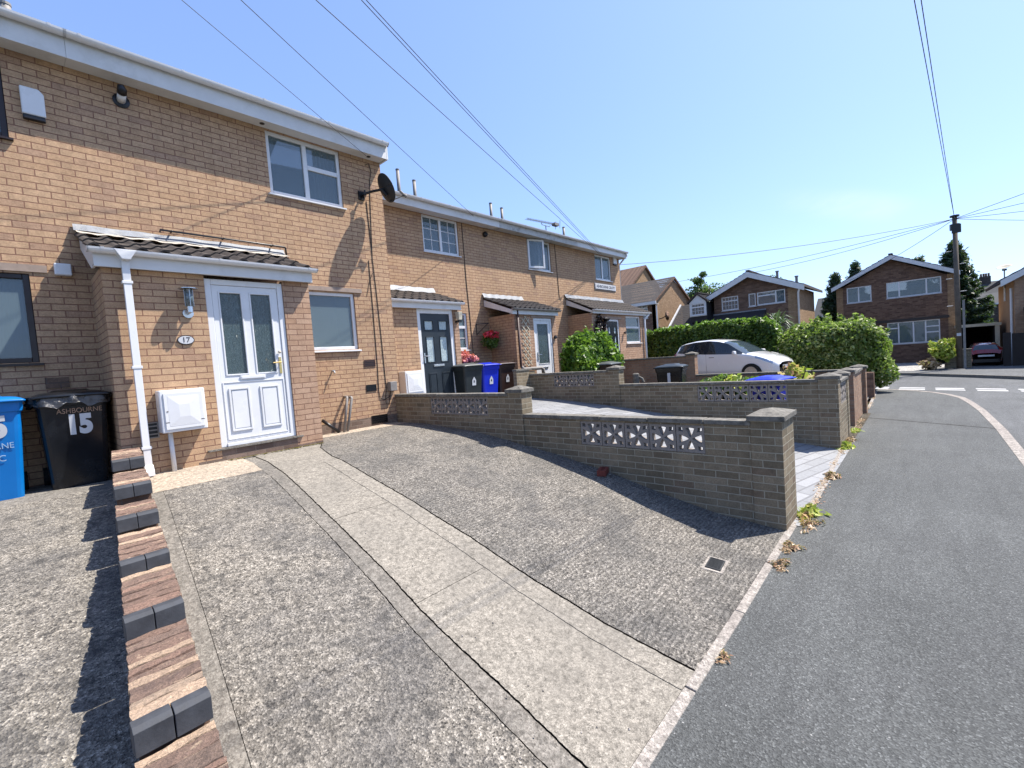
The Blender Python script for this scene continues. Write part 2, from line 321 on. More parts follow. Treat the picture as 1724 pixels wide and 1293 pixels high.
class MB:
    def __init__(s, T=None): s.v = []; s.f = []; s.T = T
    def add(s, vs, fs):
        b = len(s.v); s.v += [s.T(*p) if s.T else tuple(p) for p in vs]; s.f += [tuple(b+i for i in q) for q in fs]; return s
    def box(s, x0, x1, y0, y1, z0, z1):
        return s.add([(x0, y0, z0), (x1, y0, z0), (x1, y1, z0), (x0, y1, z0), (x0, y0, z1), (x1, y0, z1), (x1, y1, z1), (x0, y1, z1)],
                     [(0, 3, 2, 1), (4, 5, 6, 7), (0, 1, 5, 4), (1, 2, 6, 5), (2, 3, 7, 6), (3, 0, 4, 7)])
    def frus(s, b, t, z0, z1):       # b,t = (x0,x1,y0,y1)
        return s.add([(b[0], b[2], z0), (b[1], b[2], z0), (b[1], b[3], z0), (b[0], b[3], z0), (t[0], t[2], z1), (t[1], t[2], z1), (t[1], t[3], z1), (t[0], t[3], z1)],
                     [(0, 3, 2, 1), (4, 5, 6, 7), (0, 1, 5, 4), (1, 2, 6, 5), (2, 3, 7, 6), (3, 0, 4, 7)])
    def prism(s, pts, axis, a, b):   # pts 2d in the other two axes, in xyz order
        def mk(p, t): q = list(p); q.insert(axis, t); return tuple(q)
        n = len(pts); vs = [mk(p, a) for p in pts]+[mk(p, b) for p in pts]
        return s.add(vs, [tuple(range(n)), tuple(range(2*n-1, n-1, -1))]+[(i, (i+1) % n, n+(i+1) % n, n+i) for i in range(n)])
    def tube(s, pts, r, n=8, caps=True):
        pts = [Vector(p) for p in pts]; rs = r if isinstance(r, (list, tuple)) else [r]*len(pts); rings = []; up = None
        for i, p in enumerate(pts):
            t = (pts[min(i+1, len(pts)-1)]-pts[max(i-1, 0)]).normalized()
            if up is None: up = Vector((0, 0, 1)) if abs(t.z) < .9 else Vector((1, 0, 0))
            a = t.cross(up).normalized(); b = a.cross(t).normalized(); up = b
            rings += [tuple(p+rs[i]*(math.cos(2*math.pi*k/n)*a+math.sin(2*math.pi*k/n)*b)) for k in range(n)]
        fs = [(i*n+k, i*n+(k+1) % n, (i+1)*n+(k+1) % n, (i+1)*n+k) for i in range(len(pts)-1) for k in range(n)]
        if caps: fs += [tuple(range(n)), tuple((len(pts)-1)*n+k for k in range(n))]
        return s.add(rings, fs)
    def lathe(s, c, prof, n=20, axis=2):
        vs = []
        for (rr, z) in prof:
            for k in range(n):
                a = 2*math.pi*k/n; p = [c[0], c[1], c[2]]; o = [i for i in range(3) if i != axis]
                p[o[0]] += rr*math.cos(a); p[o[1]] += rr*math.sin(a); p[axis] += z; vs.append(tuple(p))
        m = len(prof)
        return s.add(vs, [(i*n+k, i*n+(k+1) % n, (i+1)*n+(k+1) % n, (i+1)*n+k) for i in range(m-1) for k in range(n)]+[tuple(range(n)), tuple((m-1)*n+k for k in range(n))])
    def grid(s, fn, nu, nv):
        return s.add([fn(i/nu, j/nv) for j in range(nv+1) for i in range(nu+1)],
                     [(j*(nu+1)+i, j*(nu+1)+i+1, (j+1)*(nu+1)+i+1, (j+1)*(nu+1)+i) for j in range(nv) for i in range(nu)])
    def obj(s, name, mat, parent=None, bevel=0, smooth=False, recalc=True, solid=0):
        me = bpy.data.meshes.new(name); o0 = origin(parent)
        me.from_pydata([(a-o0.x, b-o0.y, c-o0.z) for a, b, c in s.v], [], s.f)
        bm = bmesh.new(); bm.from_mesh(me)
        if recalc: bmesh.ops.recalc_face_normals(bm, faces=bm.faces)
        bm.to_mesh(me); bm.free(); me.update()
        if smooth:
            for pl in me.polygons: pl.use_smooth = True
        me.materials.append(MT[mat] if isinstance(mat, str) else mat)
        o = bpy.data.objects.new(name, me); COL.objects.link(o); o.parent = parent
        if solid: md = o.modifiers.new('t', 'SOLIDIFY'); md.thickness = solid; md.offset = 0
        if bevel: md = o.modifiers.new('b', 'BEVEL'); md.width = bevel; md.segments = 2; md.limit_method = 'ANGLE'
        return o
def single(o, label, cat, group=None, kind=None):   # a top-level thing that is one mesh
    return tag(o, label, cat, group, kind)
def quadmesh(name, V, mat, parent=None):       # V: (n,4,3) numpy array of loose quads
    n = len(V); me = bpy.data.meshes.new(name); o0 = origin(parent)
    vv = V.reshape(-1, 3)-np.array(o0)
    me.vertices.add(4*n); me.vertices.foreach_set('co', vv.astype(np.float32).ravel())
    me.loops.add(4*n); me.loops.foreach_set('vertex_index', np.arange(4*n, dtype=np.int32))
    me.polygons.add(n); me.polygons.foreach_set('loop_start', np.arange(0, 4*n, 4, dtype=np.int32)); me.polygons.foreach_set('loop_total', np.full(n, 4, np.int32))
    me.update(calc_edges=True); me.materials.append(MT[mat]); o = bpy.data.objects.new(name, me); COL.objects.link(o); o.parent = parent; return o
def copytree(root, loc, rz=None, label=None, group=None):
    r_ = root.copy(); COL.objects.link(r_); r_.location = loc
    if rz is not None: r_.rotation_euler.z = rz
    if label: r_['label'] = label
    if group: r_['group'] = group
    ORG[r_] = Vector(loc)
    for ch in list(root.children):
        c = ch.copy(); COL.objects.link(c); c.parent = r_
        for g_ in list(ch.children):
            e = g_.copy(); COL.objects.link(e); e.parent = c
    return r_
def TY(Y0): return lambda u, dd, z: (u, Y0+dd, z)          # wall facing -Y
def TX(X0): return lambda u, dd, z: (X0+dd, u, z)          # wall facing -X
def text(name, body, size, mat, parent, fn, ext=.0015, sx=1.0, align='CENTER', bold=0.0):
    cu = bpy.data.curves.new(name, 'FONT'); cu.body = body; cu.size = size; cu.extrude = ext; cu.align_x = align; cu.align_y = 'CENTER'; cu.offset = bold
    t = bpy.data.objects.new(name, cu); COL.objects.link(t); bpy.context.view_layer.update()
    me = bpy.data.meshes.new_from_object(t.evaluated_get(bpy.context.evaluated_depsgraph_get())); bpy.data.objects.remove(t)
    o0 = origin(parent)
    for v in me.vertices:
        p = fn(v.co.x*sx, v.co.y, v.co.z); v.co = Vector(p)-o0
    me.materials.clear(); me.materials.append(MT[mat]); me.name = name
    o = bpy.data.objects.new(name, me); COL.objects.link(o); o.parent = parent; return o

def wall(name, T, u0, u1, z0, z1, holes, thick, mat, parent, top=None):
    us = sorted({u0, u1, *[h[0] for h in holes], *[h[1] for h in holes]}); zs = sorted({z0, z1, *[h[2] for h in holes], *[h[3] for h in holes]})
    bm = bmesh.new(); vd = {}
    def V(u, z):
        if (u, z) not in vd: vd[(u, z)] = bm.verts.new((u, 0, z))
        return vd[(u, z)]
    for i in range(len(us)-1):
        for j in range(len(zs)-1):
            cu, cz = (us[i]+us[i+1])/2, (zs[j]+zs[j+1])/2
            if any(h[0] < cu < h[1] and h[2] < cz < h[3] for h in holes): continue
            bm.faces.new([V(us[i], zs[j]), V(us[i+1], zs[j]), V(us[i+1], zs[j+1]), V(us[i], zs[j+1])])
    if top: # gable polygon on top: list of (u,z)
        bm.faces.new([V(u0, z1)] + [bm.verts.new((a, 0, b)) for a, b in top] + [V(u1, z1)][:1]) if not holes else bm.faces.new([vd[(u, z1)] for u in us]+[bm.verts.new((a, 0, b)) for a, b in top[::-1]])
    ex = bmesh.ops.extrude_face_region(bm, geom=bm.faces[:])
    for v in ex['geom']:
        if isinstance(v, bmesh.types.BMVert): v.co.y += thick
    bmesh.ops.recalc_face_normals(bm, faces=bm.faces)
    o0 = origin(parent)
    for v in bm.verts: v.co = Vector(T(*v.co))-o0
    bmesh.ops.recalc_face_normals(bm, faces=bm.faces)
    me = bpy.data.meshes.new(name); bm.to_mesh(me); bm.free(); me.materials.append(MT[mat])
    o = bpy.data.objects.new(name, me); COL.objects.link(o); o.parent = parent; return o

def window(T, u0, u1, z0, z1, parent, muls=(), trans=(), georg=None, fr=.055, set_=.03, sill=True, frm='upvc', gl='glass', curtain=None, name='window', sashes=True):
    """muls: u of mullions; trans: (u0,u1,z); georg: (ua,ub,za,zb,nx,nz) glazing bars"""
    b = MB(T)
    b.box(u0, u0+fr, set_, set_+.07, z0, z1).box(u1-fr, u1, set_, set_+.07, z0, z1)
    b.box(u0+fr, u1-fr, set_, set_+.07, z0, z0+fr).box(u0+fr, u1-fr, set_, set_+.07, z1-fr, z1)
    for u in muls: b.box(u-.035, u+.035, set_+.002, set_+.068, z0+fr, z1-fr)
    for (a, c, z) in trans: b.box(a, c, set_+.003, set_+.067, z-.035, z+.035)
    if georg:
        for (ua, ub, za, zb, nx, nz) in georg:
            for i in range(1, nx): u = ua+(ub-ua)*i/nx; b.box(u-.009, u+.009, set_+.022, set_+.046, za, zb)
            for j in range(1, nz): z = za+(zb-za)*j/nz; b.box(ua, ub, set_+.024, set_+.044, z-.009, z+.009)
    w = b.obj(name, frm, parent, bevel=.006)
    MB(T).box(u0+fr-.01, u1-fr+.01, set_+.030, set_+.038, z0+fr-.01, z1-fr+.01).obj('pane', gl, w)
    if sill:
        MB(T).prism([(-.045, z0-.035), (-.045, z0-.015), (.035, z0-.001), (.035, z0-.035)], 0, u0-.03, u1+.03).obj('sill', frm, w)
    if curtain:
        for (ca, cb, kind) in curtain:
            c = MB(T)
            if kind == 'net': c.grid(lambda s, t: (ca+(cb-ca)*s, set_+.14+.018*math.sin(s*(cb-ca)*95)+.006*math.sin(s*37), z0+(z1-z0)*t), 90, 2)
            else:
                nsl = 26
                for i in range(nsl): zz = z0+(z1-z0)*(i+.5)/nsl; c.box(ca, cb, set_+.12, set_+.135, zz-.012, zz+.017)
            c.obj('curtain' if kind == 'net' else 'blind', 'curt', w, smooth=(kind == 'net'))
    return w

def tiles(name, T, u0, u1, d0, z0, d1, z1, parent, mat='tile', period=.15, amp=.022, gauge=.30, thick=.02):
    """overlapping profiled tile courses from eave (d0,z0) up to (d1,z1)"""
    L = math.hypot(d1-d0, z1-z0); n = max(1, round(L/gauge)); b = MB(T); sd, sz = (d1-d0)/L, (z1-z0)/L; nd, nz = -sz, sd
    ns = int((u1-u0)/period*8)
    for k in range(n):
        a0 = k*L/n-.03; a1 = (k+1)*L/n
        def fn(s, t, low):
            u = u0+(u1-u0)*s; ph = (u-u0)/period*2*math.pi
            w = amp*max(math.sin(ph), -.25)
            a = a0+(a1-a0)*t; off = w+thick*(1-t)+.012-low*thick
            return (u, d0+sd*a+nd*off, z0+sz*a+nz*off)
        b.grid(lambda s, t: fn(s, t, 0), ns, 1); b.grid(lambda s, t: fn(s, t, 1), ns, 1)
        b.grid(lambda s, t: fn(s, 0, t), ns, 1)
        for s_ in (0, 1): b.grid(lambda s, t, s_=s_: fn(s_, s, t), 1, 1)
    o = b.obj(name, mat, parent, recalc=False); return o

def gutter(T, u0, u1, d, z, parent, r=.055, mat='upvc', brk=1.0, name='gutter'):
    b = MB(T); pr = [(d+r*math.cos(a), z+r*math.sin(a)*1.0) for a in [math.pi+math.pi*i/8 for i in range(9)]]
    inn = [(d+(r-.006)*math.cos(a), z+(r-.006)*math.sin(a)) for a in [2*math.pi-math.pi*i/8 for i in range(9)]]
    b.prism(pr+inn, 0, u0, u1)
    for u in (u0, u1-.012): b.prism(pr, 0, u-.001, u+.013)
    n = max(1, int((u1-u0)/brk))
    for i in range(n+1):
        u = u0+.12+(u1-u0-.24)*i/n
        o_ = [(d+(r+.006)*math.cos(a), z+.004+(r+.006)*math.sin(a)) for a in [math.pi+math.pi*k/8 for k in range(9)]]
        b.prism(o_+inn, 0, u-.014, u+.014)
    return b.obj(name, mat, parent, smooth=False)

def leaves(name, pts, nrm, size, mat, parent, aspect=1.7, jitter=.9):
    n = len(pts); d1 = RNG.normal(size=(n, 3)); d1 /= np.linalg.norm(d1, axis=1)[:, None]
    nn = nrm+jitter*RNG.normal(size=(n, 3)); nn /= np.linalg.norm(nn, axis=1)[:, None]
    a = np.cross(nn, d1); a /= np.linalg.norm(a, axis=1)[:, None]+1e-9; b = np.cross(nn, a)
    s = size*(.6+.8*RNG.random((n, 1)))
    P = pts[:, None, :]; A = (a*s*aspect*.5)[:, None, :]; B = (b*s*.5)[:, None, :]; C = (nn*s*.12)[:, None, :]
    V = np.concatenate([P-A, P-B+C, P+A, P+B+C], axis=1)
    return quadmesh(name, V, mat, parent)
def blobpts(n, c, rad, lump=.18, inner=.72, nl=26, power=2.0, flat=None):
    """points in the outer shell of a lumpy superellipsoid"""
    dirs = RNG.normal(size=(n, 3)); dirs /= np.linalg.norm(dirs, axis=1)[:, None]
    lc = RNG.normal(size=(nl, 3)); lc /= np.linalg.norm(lc, axis=1)[:, None]
    w = np.exp(-((dirs[:, None, :]-lc[None])**2).sum(2)/.09).sum(1); w = (w-w.mean())/(w.std()+1e-6)
    k = (np.abs(dirs)**power).sum(1)**(-1/power)
    rr = k*(1+lump*.5*w)*(inner+(1.03-inner)*RNG.random(n)**.55)
    p = dirs*rr[:, None]*np.array(rad)+np.array(c)
    return p, dirs
def core(name, c, rad, parent, mat='core', power=2.0):  # solid dark blob added behind the leaves so foliage is not see-through
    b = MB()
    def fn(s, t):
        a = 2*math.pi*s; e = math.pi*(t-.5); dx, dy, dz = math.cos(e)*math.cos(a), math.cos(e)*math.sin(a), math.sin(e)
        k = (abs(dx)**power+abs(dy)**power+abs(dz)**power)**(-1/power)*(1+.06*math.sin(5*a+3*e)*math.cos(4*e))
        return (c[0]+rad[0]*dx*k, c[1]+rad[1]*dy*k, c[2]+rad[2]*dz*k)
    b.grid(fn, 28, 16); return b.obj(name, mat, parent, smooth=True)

# ---------------------------------------------------------------- ground, drives, pavement, road
PY = [.9, 1.02, 1.62, 2.19, 2.85, 3.69, 4.76, 5.26, 6.5, 9.2]; PZ = [-1.795, -1.79, -1.73, -1.61, -1.44, -1.27, -1.107, -1.04, -.962, -.962]
QY = [.9, 1.05, 1.65, 4.04, 5.6, 6.06, 7.3, 9.2]; QZ = [-1.795, -1.79, -1.71, -1.31, -1.15, -1.08, -.93, -.93]
prof = lambda y: float(np.interp(y, PY, PZ)); profB = lambda y: float(np.interp(y, QY, QZ))
EX = [-4, 1.7, 3.07, 4.5, 6.5, 8.8, 10.0, 14.6, 18.2]; EYv = [.90, .93, .937, .96, .993, 1.049, 1.054, 1.116, 1.22]
edge = lambda x: float(np.interp(x, EX, EYv))
lerp = lambda a, b, t: a+(b-a)*t
def sheet(name, fl, fr, y0, y1, mat, parent=None, pf=prof, dz=0.0, n=150, m=6, kind=True):
    """strip between x=fl(y) and x=fr(y) following the fall of the drive"""
    b = MB()
    def fn(s, t):
        y = lerp(y0(s) if callable(y0) else y0, y1, t); x = lerp(fl(y), fr(y), s)
        if callable(y0):
            y = lerp(edge(x)+.058, y1, t); x = lerp(fl(y), fr(y), s)
        return (x, y, pf(y)+dz)
    b.grid(fn, m, n)
    o = b.obj(name, mat, parent, recalc=False)
    return struct(o) if (kind and not parent) else o
E0 = lambda s: 0.0
c_ = lambda v: (lambda y: v)
jag = lambda y, k: .0016*math.sin(y*31+k)+.0014*math.sin(y*77+k*3)+.0012*math.sin(y*163+k*5)
jl = lambda y: jag(y, 1)+float(np.interp(y, [1.0, 1.25, 1.63, 2.45, 3.73, 6.0], [1.39, 1.42, 1.47, 1.52, 1.64, 1.89]))
jl2 = lambda y: jag(y, 4)+float(np.interp(y, [1.0, 1.25, 1.63, 2.45, 3.73, 6.0], [1.52, 1.55, 1.61, 1.65, 1.77, 2.04]))
jd = lambda y: jag(y, 7)+float(np.interp(y, [1.0, 1.7, 2.47, 3.31, 4.59, 5.6, 6.2, 6.5], [2.42, 2.46, 2.47, 2.49, 2.57, 2.66, 2.80, 2.96]))
stl = lambda y: float(np.interp(y, [.9, 2.02, 5.45, 6.5], [.055, .178, .56, .677]))     # left face of the stepped wall
str_ = lambda y: stl(y)+.23
struct(MB().add([(-60, -60, -1.93), (160, -60, -1.93), (160, 160, -1.93), (-60, 160, -1.93)], [(0, 1, 2, 3)]).obj('ground', 'grass', recalc=False))
# road: one sheet over the ground
struct(MB().add([(-40, -14, -1.9), (60, -14, -1.9), (60, 40, -1.9), (18.5, 40, -1.9), (18.3, 1, -1.9), (-40, .7, -1.9)], [(0, 1, 2, 3, 4, 5)]).obj('road', 'road', recalc=False))
kin = [(-12, -1.02), (0, -.95), (4, -.90), (8.6, -.88), (11.4, -.87), (13.9, -.80), (15.4, -.70), (16.4, -.60), (17.2, -.38), (17.85, -.08), (18.4, .32), (18.75, .75), (19.0, 1.3), (19.5, 3), (20.4, 6), (22, 12)]
kout = [(-12, -1.15), (0, -1.08), (4, -1.03), (8.6, -1.01), (11.4, -1.0), (13.95, -.93), (15.45, -.83), (16.48, -.73), (17.29, -.50), (17.95, -.18), (18.52, .24), (18.88, .69), (19.14, 1.27), (19.65, 2.97), (20.55, 5.97), (22.15, 11.97)]
b = MB(); back = [(-12, .86), (0, edge(0)), (4, edge(4)), (8.6, edge(8.6)), (11.4, edge(11.4)), (13.9, edge(13.9)), (15.4, edge(15.4)), (16.4, edge(16.4)), (17.2, 1.2), (17.6, 1.22), (18.0, 1.3), (18.2, 1.45), (18.3, 1.9), (18.4, 3.2), (18.6, 6.2), (19.5, 12.2)]
for i in range(len(kin)-1):
    p, q, a, c = kin[i], kin[i+1], back[i], back[i+1]
    b.add([(p[0], p[1], -1.8), (q[0], q[1], -1.8), (c[0], c[1], -1.8), (a[0], a[1], -1.8)], [(0, 1, 2, 3)])
struct(b.obj('pavement', 'asph', recalc=False))
b = MB()
for i in range(len(kin)-1):
    p, q, a, c = kin[i], kin[i+1], kout[i], kout[i+1]
    L = math.hypot(q[0]-p[0], q[1]-p[1]); nseg = max(1, round(L/.91))
    for k in range(nseg):
        t0, t1 = k/nseg+.006/L, (k+1)/nseg-.006/L
        P0, P1, A0, A1 = [(lerp(u[0], v[0], t), lerp(u[1], v[1], t)) for u, v, t in ((p, q, t0), (p, q, t1), (a, c, t0), (a, c, t1))]
        zt = -1.796
        b.add([(*P0, zt), (*P1, zt), (*A1, zt), (*A0, zt), (*P0, -1.95), (*P1, -1.95), (*A1, -1.95), (*A0, -1.95)], [(0, 1, 2, 3), (3, 2, 6, 7), (0, 3, 7, 4), (1, 2, 6, 5)])
struct(b.obj('kerb', 'kerb', bevel=.012))
# a straight trench seam across the pavement
b = MB(); b.add([(12.50, 1.02, -1.7965), (12.47, 1.02, -1.7965), (11.47, -.87, -1.7965), (11.50, -.87, -1.7965)], [(0, 1, 2, 3)])
struct(b.obj('pavement_seam', 'joint', recalc=False))
# far kerb and pavement across the junction
fk = [(40, 14), (33, 8), (29.5, 4.3), (27.4, 2.1), (26.2, .5), (25.1, -.5), (24.1, -1.45), (22.7, -2.6), (19, -5.5), (10, -12.5)]
b = MB(); fp = MB()
for (a, c) in zip(fk[:-1], fk[1:]):
    b.add([(a[0], a[1], -1.9), (c[0], c[1], -1.9), (c[0], c[1], -1.79), (a[0], a[1], -1.79), (a[0]+.1, a[1]-.07, -1.79), (c[0]+.1, c[1]-.07, -1.79)], [(0, 1, 2, 3), (3, 2, 5, 4)])
    fp.add([(a[0]+.1, a[1]-.07, -1.795), (c[0]+.1, c[1]-.07, -1.795), (c[0]+60, c[1]-.07, -1.795), (a[0]+60, a[1]-.07, -1.795)], [(0, 1, 2, 3)])
struct(b.obj('far_kerb', 'concg', recalc=False)); struct(fp.obj('far_pavement', 'road', recalc=False))
b = MB(); dv = Vector((-.52, -.854))
for (y0, y1) in ((2.4, 1.75), (1.5, .98), (.70, .05), (-.20, -.86), (-1.11, -1.72), (-1.95, -2.6), (-2.85, -3.5), (-3.8, -4.4)):
    for off in (0, .50):
        fx = lambda y: 20.55+off+(y-1.5)*.62*.62
        b.add([(fx(y0)-.33, y0, -1.896), (fx(y1)-.33, y1, -1.896), (fx(y1)-.05, y1, -1.896), (fx(y0)-.05, y0, -1.896)], [(0, 1, 2, 3)])
struct(b.obj('give_way_lines', 'white', recalc=False))

# drive of number 17: base of dark joint soil with slabs laid on it
struct(sheet('driveway_joints', lambda y: stl(y)+.1, c_(4.86), E0, 7.36, 'joint', dz=-.022))
g = .006
dr = thing('driveway', None, None, kind='structure')
sheet('pale_slab', lambda y: str_(min(y, 6.4))+.0, lambda y: jl(y) if y < 6 else lerp(jl(y), 1.9, 1), 5.62, 6.5, 'pale', dr)
sheet('edge_strip', lambda y: str_(y)-.05, lambda y: str_(y)+.12, E0, 5.61, 'concg', dr, m=2)
sheet('aggregate_panel', lambda y: str_(y)+.123, lambda y: jl(y)-g, E0, 5.61, 'agg', dr)
sheet('channel_strip', lambda y: jl(y)+g, lambda y: jl2(y)-g*.5, E0, 6.5, 'concg', dr, dz=-.008, m=2)
for k, (ya, yb) in enumerate(((None, 2.50), (2.504, 3.83), (3.836, 6.5))):
    if ya is None: sheet('smooth_panel', lambda y: jl2(y)+g*.5, lambda y: jd(y)-g*1.6, E0, yb, 'conc', dr)
    else: sheet('smooth_panel', lambda y: jl2(y)+g*.5, lambda y: jd(y)-g*1.6, ya, yb, 'conc', dr)
sheet('panel_border', lambda y: jd(y)-.19, lambda y: jd(y)-.014, E0, 5.4, 'conc', dr, dz=.004, m=2)
sheet('ribbed_panel', lambda y: jd(y)+g, c_(4.80), E0, 6.98, 'aggr', dr)
sheet('pale_strip', lambda y: 2.99, c_(4.80), 6.985, 7.36, 'pale', dr)
# edging stones along the back of the pavement
b = MB(); x = -3.0
while x < 5.10:
    L = random.uniform(.85, .95); x1 = min(x+L, 5.10)
    if x1-x > .1:
        a0, a1 = edge(x), edge(x1); z = -1.793+random.uniform(-.002, .002)
        b.add([(x+.004, a0-.002, z), (x1-.004, a1-.002, z), (x1-.004, a1+.055, z+.006), (x+.004, a0+.055, z+.006), (x+.004, a0-.002, z-.1), (x1-.004, a1-.002, z-.1), (x1-.004, a1+.055, z-.1), (x+.004, a0+.055, z-.1)], [(0, 1, 2, 3), (0, 1, 5, 4), (1, 2, 6, 5), (3, 0, 4, 7)])
    x = x1
x = 5.105
while x < 18:
    if not (9.0 < x < 9.9 or 11.2 < x < 13.2):
        a0, a1 = edge(x), edge(x+.88); z = -1.793
        b.add([(x+.004, a0-.06, z), (x+.88, a1-.06, z), (x+.88, a1, z+.006), (x+.004, a0, z+.006), (x+.004, a0-.06, z-.1), (x+.88, a1-.06, z-.1)], [(0, 1, 2, 3), (0, 1, 5, 4)])
    x += .89
struct(b.obj('edging_stones', 'kerb', bevel=.006))
# drive of number 15
struct(sheet('driveway_fifteen', c_(-3.5), lambda y: stl(y)+.02, E0, 6.28, 'agg', dz=-.004))
struct(sheet('driveway_fifteen_strip', c_(-3.5), c_(.70), 6.285, 6.37, 'concg', dz=-.01, n=2))
struct(sheet('driveway_fifteen_slab', c_(-3.5), c_(.76), 6.375, 7.36, 'concg', dz=-.02, n=4))
# drive of 19, imprinted pale paving
m, nt, p = newmat('imprinted_paving'); n = N(nt); P = n.pos()
mp = n('Mapping'); mp.inputs['Rotation'].default_value = (0, 0, R(12)); n.L(P, mp.inputs[0])
bt = n('TexBrick', offset=.5, i_Scale=1.0, i_Mortar_Size=.011, i_Mortar_Smooth=.3, i_Brick_Width=.52, i_Row_Height=.15); n.L(mp.outputs[0], bt.inputs['Vector'])
bt.inputs['Color1'].default_value = (.18, .185, .19, 1); bt.inputs['Color2'].default_value = (.25, .255, .26, 1); bt.inputs['Mortar'].default_value = (.14, .14, .145, 1)
nf = n.noise(P, 30, 5, .7)
n.L(n.mix(.6, bt.outputs['Color'], n.ramp(nf, [(.3, .7), (.7, 1.15)]), 'MULTIPLY'), p.inputs['Base Color']); p.inputs['Roughness'].default_value = .7
n.bump(n.math('SUBTRACT', n.math('MULTIPLY', nf, .4), bt.outputs['Fac']), p, .7, .008); MT['imprint'] = m
struct(sheet('driveway_nineteen', c_(5.0), c_(8.82), .93, 9.02, 'imprint', pf=lambda y: lerp(prof(y), profB(y), .5)))
struct(sheet('garden_twentyone', c_(8.95), c_(13.15), .96, 9.02, 'soil', pf=profB))
struct(sheet('driveway_twentythree', c_(13.25), c_(18.3), E0, 12, 'concg', pf=profB))

# ---------------------------------------------------------------- terrace houses
def pipe_sq(u, d0, z0, z1, w, parent, mat='upvc', name='downpipe', dp=.05, shoe=True):
    b = MB().box(u-w/2, u+w/2, d0-dp/2, d0+dp/2, z1, z0)
    for zz in (z0-.25, (z0+z1)/2, z1+.28): b.box(u-w/2-.012, u+w/2+.012, d0-dp/2-.006, d0+dp/2+.03, zz-.015, zz+.015)
    if shoe: b.prism([(d0-dp/2-.006, z1+.09), (d0+dp/2+.006, z1+.09), (d0+dp/2+.006, z1), (d0-dp/2-.05, z1-.03), (d0-dp/2-.05, z1+.02)], 0, u-w/2-.006, u+w/2+.006)
    return b.obj(name, mat, parent, bevel=.003)
def eaves(h, T, u0, u1, dw, over, z, hh, gz, fm='upvcd'):
    MB(T).box(u0, u1, dw-over, dw-.001, z, z+.012).obj('soffit', fm, h)
    MB(T).box(u0, u1, dw-over-.018, dw-over, z-.025, z+hh).obj('fascia', fm, h, bevel=.003)
    gutter(T, u0-(.0), u1, dw-over-.018-.0545, gz, h, brk=.9)
def mainroof(h, u0, u1, d0, z0, rise=1.9, run=4.4, mat='tiledk'):
    # front slope with tile courses, back slope plain
    b = MB(); n = 13; w = .3
    for k in range(n):
        a0, a1 = run*k/n, run*(k+1)/n
        f0, f1 = z0+rise*k/n, z0+rise*(k+1)/n
        nu = int((u1-u0)/.15)*2
        b.grid(lambda s, t: (lerp(u0, u1, s), d0+lerp(a0-.02, a1, t), lerp(f0-.008, f1, t)+.03*(1-t)+(.018 if int(round(s*nu)) % 2 else 0)), nu, 1)
        b.grid(lambda s, t: (lerp(u0, u1, s), d0+a0-.02, f0-.03+lerp(0, .052, t)+(.018*t if int(round(s*nu)) % 2 else 0)), nu, 1)
    b.add([(u0, d0+run, z0+rise), (u1, d0+run, z0+rise), (u1, d0+2*run, z0), (u0, d0+2*run, z0)], [(0, 1, 2, 3)])
    return b.obj('roof', mat, h, recalc=False)

# --- number 15 (left edge of the photo)
h15 = thing('terraced_house', 'buff brick terraced house at the left edge with dark brown window frames', 'house', (-1.2, 7.35, -.97), group='houses of the near terrace')
T1 = TY(7.35)
wall('wall', T1, -3.3, .75, -1.15, 3.815, [(-1.15, .255, .39, 1.375), (-1.15, .235, 2.85, 3.74)], .25, 'buff', h15)
window(T1, -1.15, .255, .39, 1.375, h15, muls=(-.5,), frm='dkframe', curtain=[(-1.1, .2, 'net')])
window(T1, -1.15, .235, 2.85, 3.74, h15, muls=(-.5,), frm='dkframe')
MB().box(-1.4, .40, 7.335, 7.36, 1.395, 1.475).obj('lintel', 'lintel', h15)
MB().box(.275, .47, 7.335, 7.36, .09, .21).obj('air_brick', 'brown', h15)
for i in range(5): pass
eaves(h15, TY(0), -3.3, .75, 7.35, .24, 3.815, .22, 4.05)
mainroof(h15, -3.3, .75, 7.08, 4.03)
MB().box(-3.3, .75, 15.6, 15.8, -1, 4.05).box(-3.3, -3.2, 7.62, 15.6, -1.1, 4.0).obj('back_wall', 'buff', h15)

# --- number 17
h17 = thing('terraced_house', 'nearest buff brick terraced house, with the white front door in a projecting porch', 'house', (2.8, 7.35, -.97), group='houses of the near terrace')
wall('wall', T1, .7505, 4.91, -.80, 3.815, [(2.93, 4.12, 2.85, 3.8), (3.30, 4.16, .42, 1.385)], .25, 'buff', h17)
MB().box(4.66, 4.907, 7.605, 9.0, -1.1, 3.815).obj('side_wall', 'buff', h17)
MB().box(.7505, 4.912, 7.347, 7.6, -1.15, -.8).obj('plinth', 'plinth', h17)
window(T1, 2.93, 4.12, 2.85, 3.8, h17, muls=(3.525,), trans=((3.56, 4.065, 3.40),), curtain=[(3.72, 4.08, 'net')])
window(T1, 3.30, 4.16, .42, 1.385, h17)
MB().box(3.05, 4.30, 7.325, 7.36, 1.40, 1.47).obj('lintel', 'lintel', h17)
eaves(h17, TY(0), .752, 4.90, 7.35, .24, 3.815, .22, 4.05)
b = MB().prism([(7.09, 3.79), (7.35, 3.79), (9.2, 4.85), (9.2, 5.0), (7.09, 4.07)], 0, 4.90, 4.925); b.obj('bargeboard', 'upvc', h17)
for X_, Y_ in ((2.86, 7.24), (4.62, 7.24)): MB().lathe((X_, Y_, 3.811), [(0, 0), (.035, 0), (.035, .006)], 12).obj('soffit_vent', 'blk', h17)
mainroof(h17, .752, 4.93, 7.08, 4.03)
MB().box(.76, 4.9, 15.6, 15.8, -1, 4.05).obj('back_wall', 'buff', h17)
TP = TY(6.5)
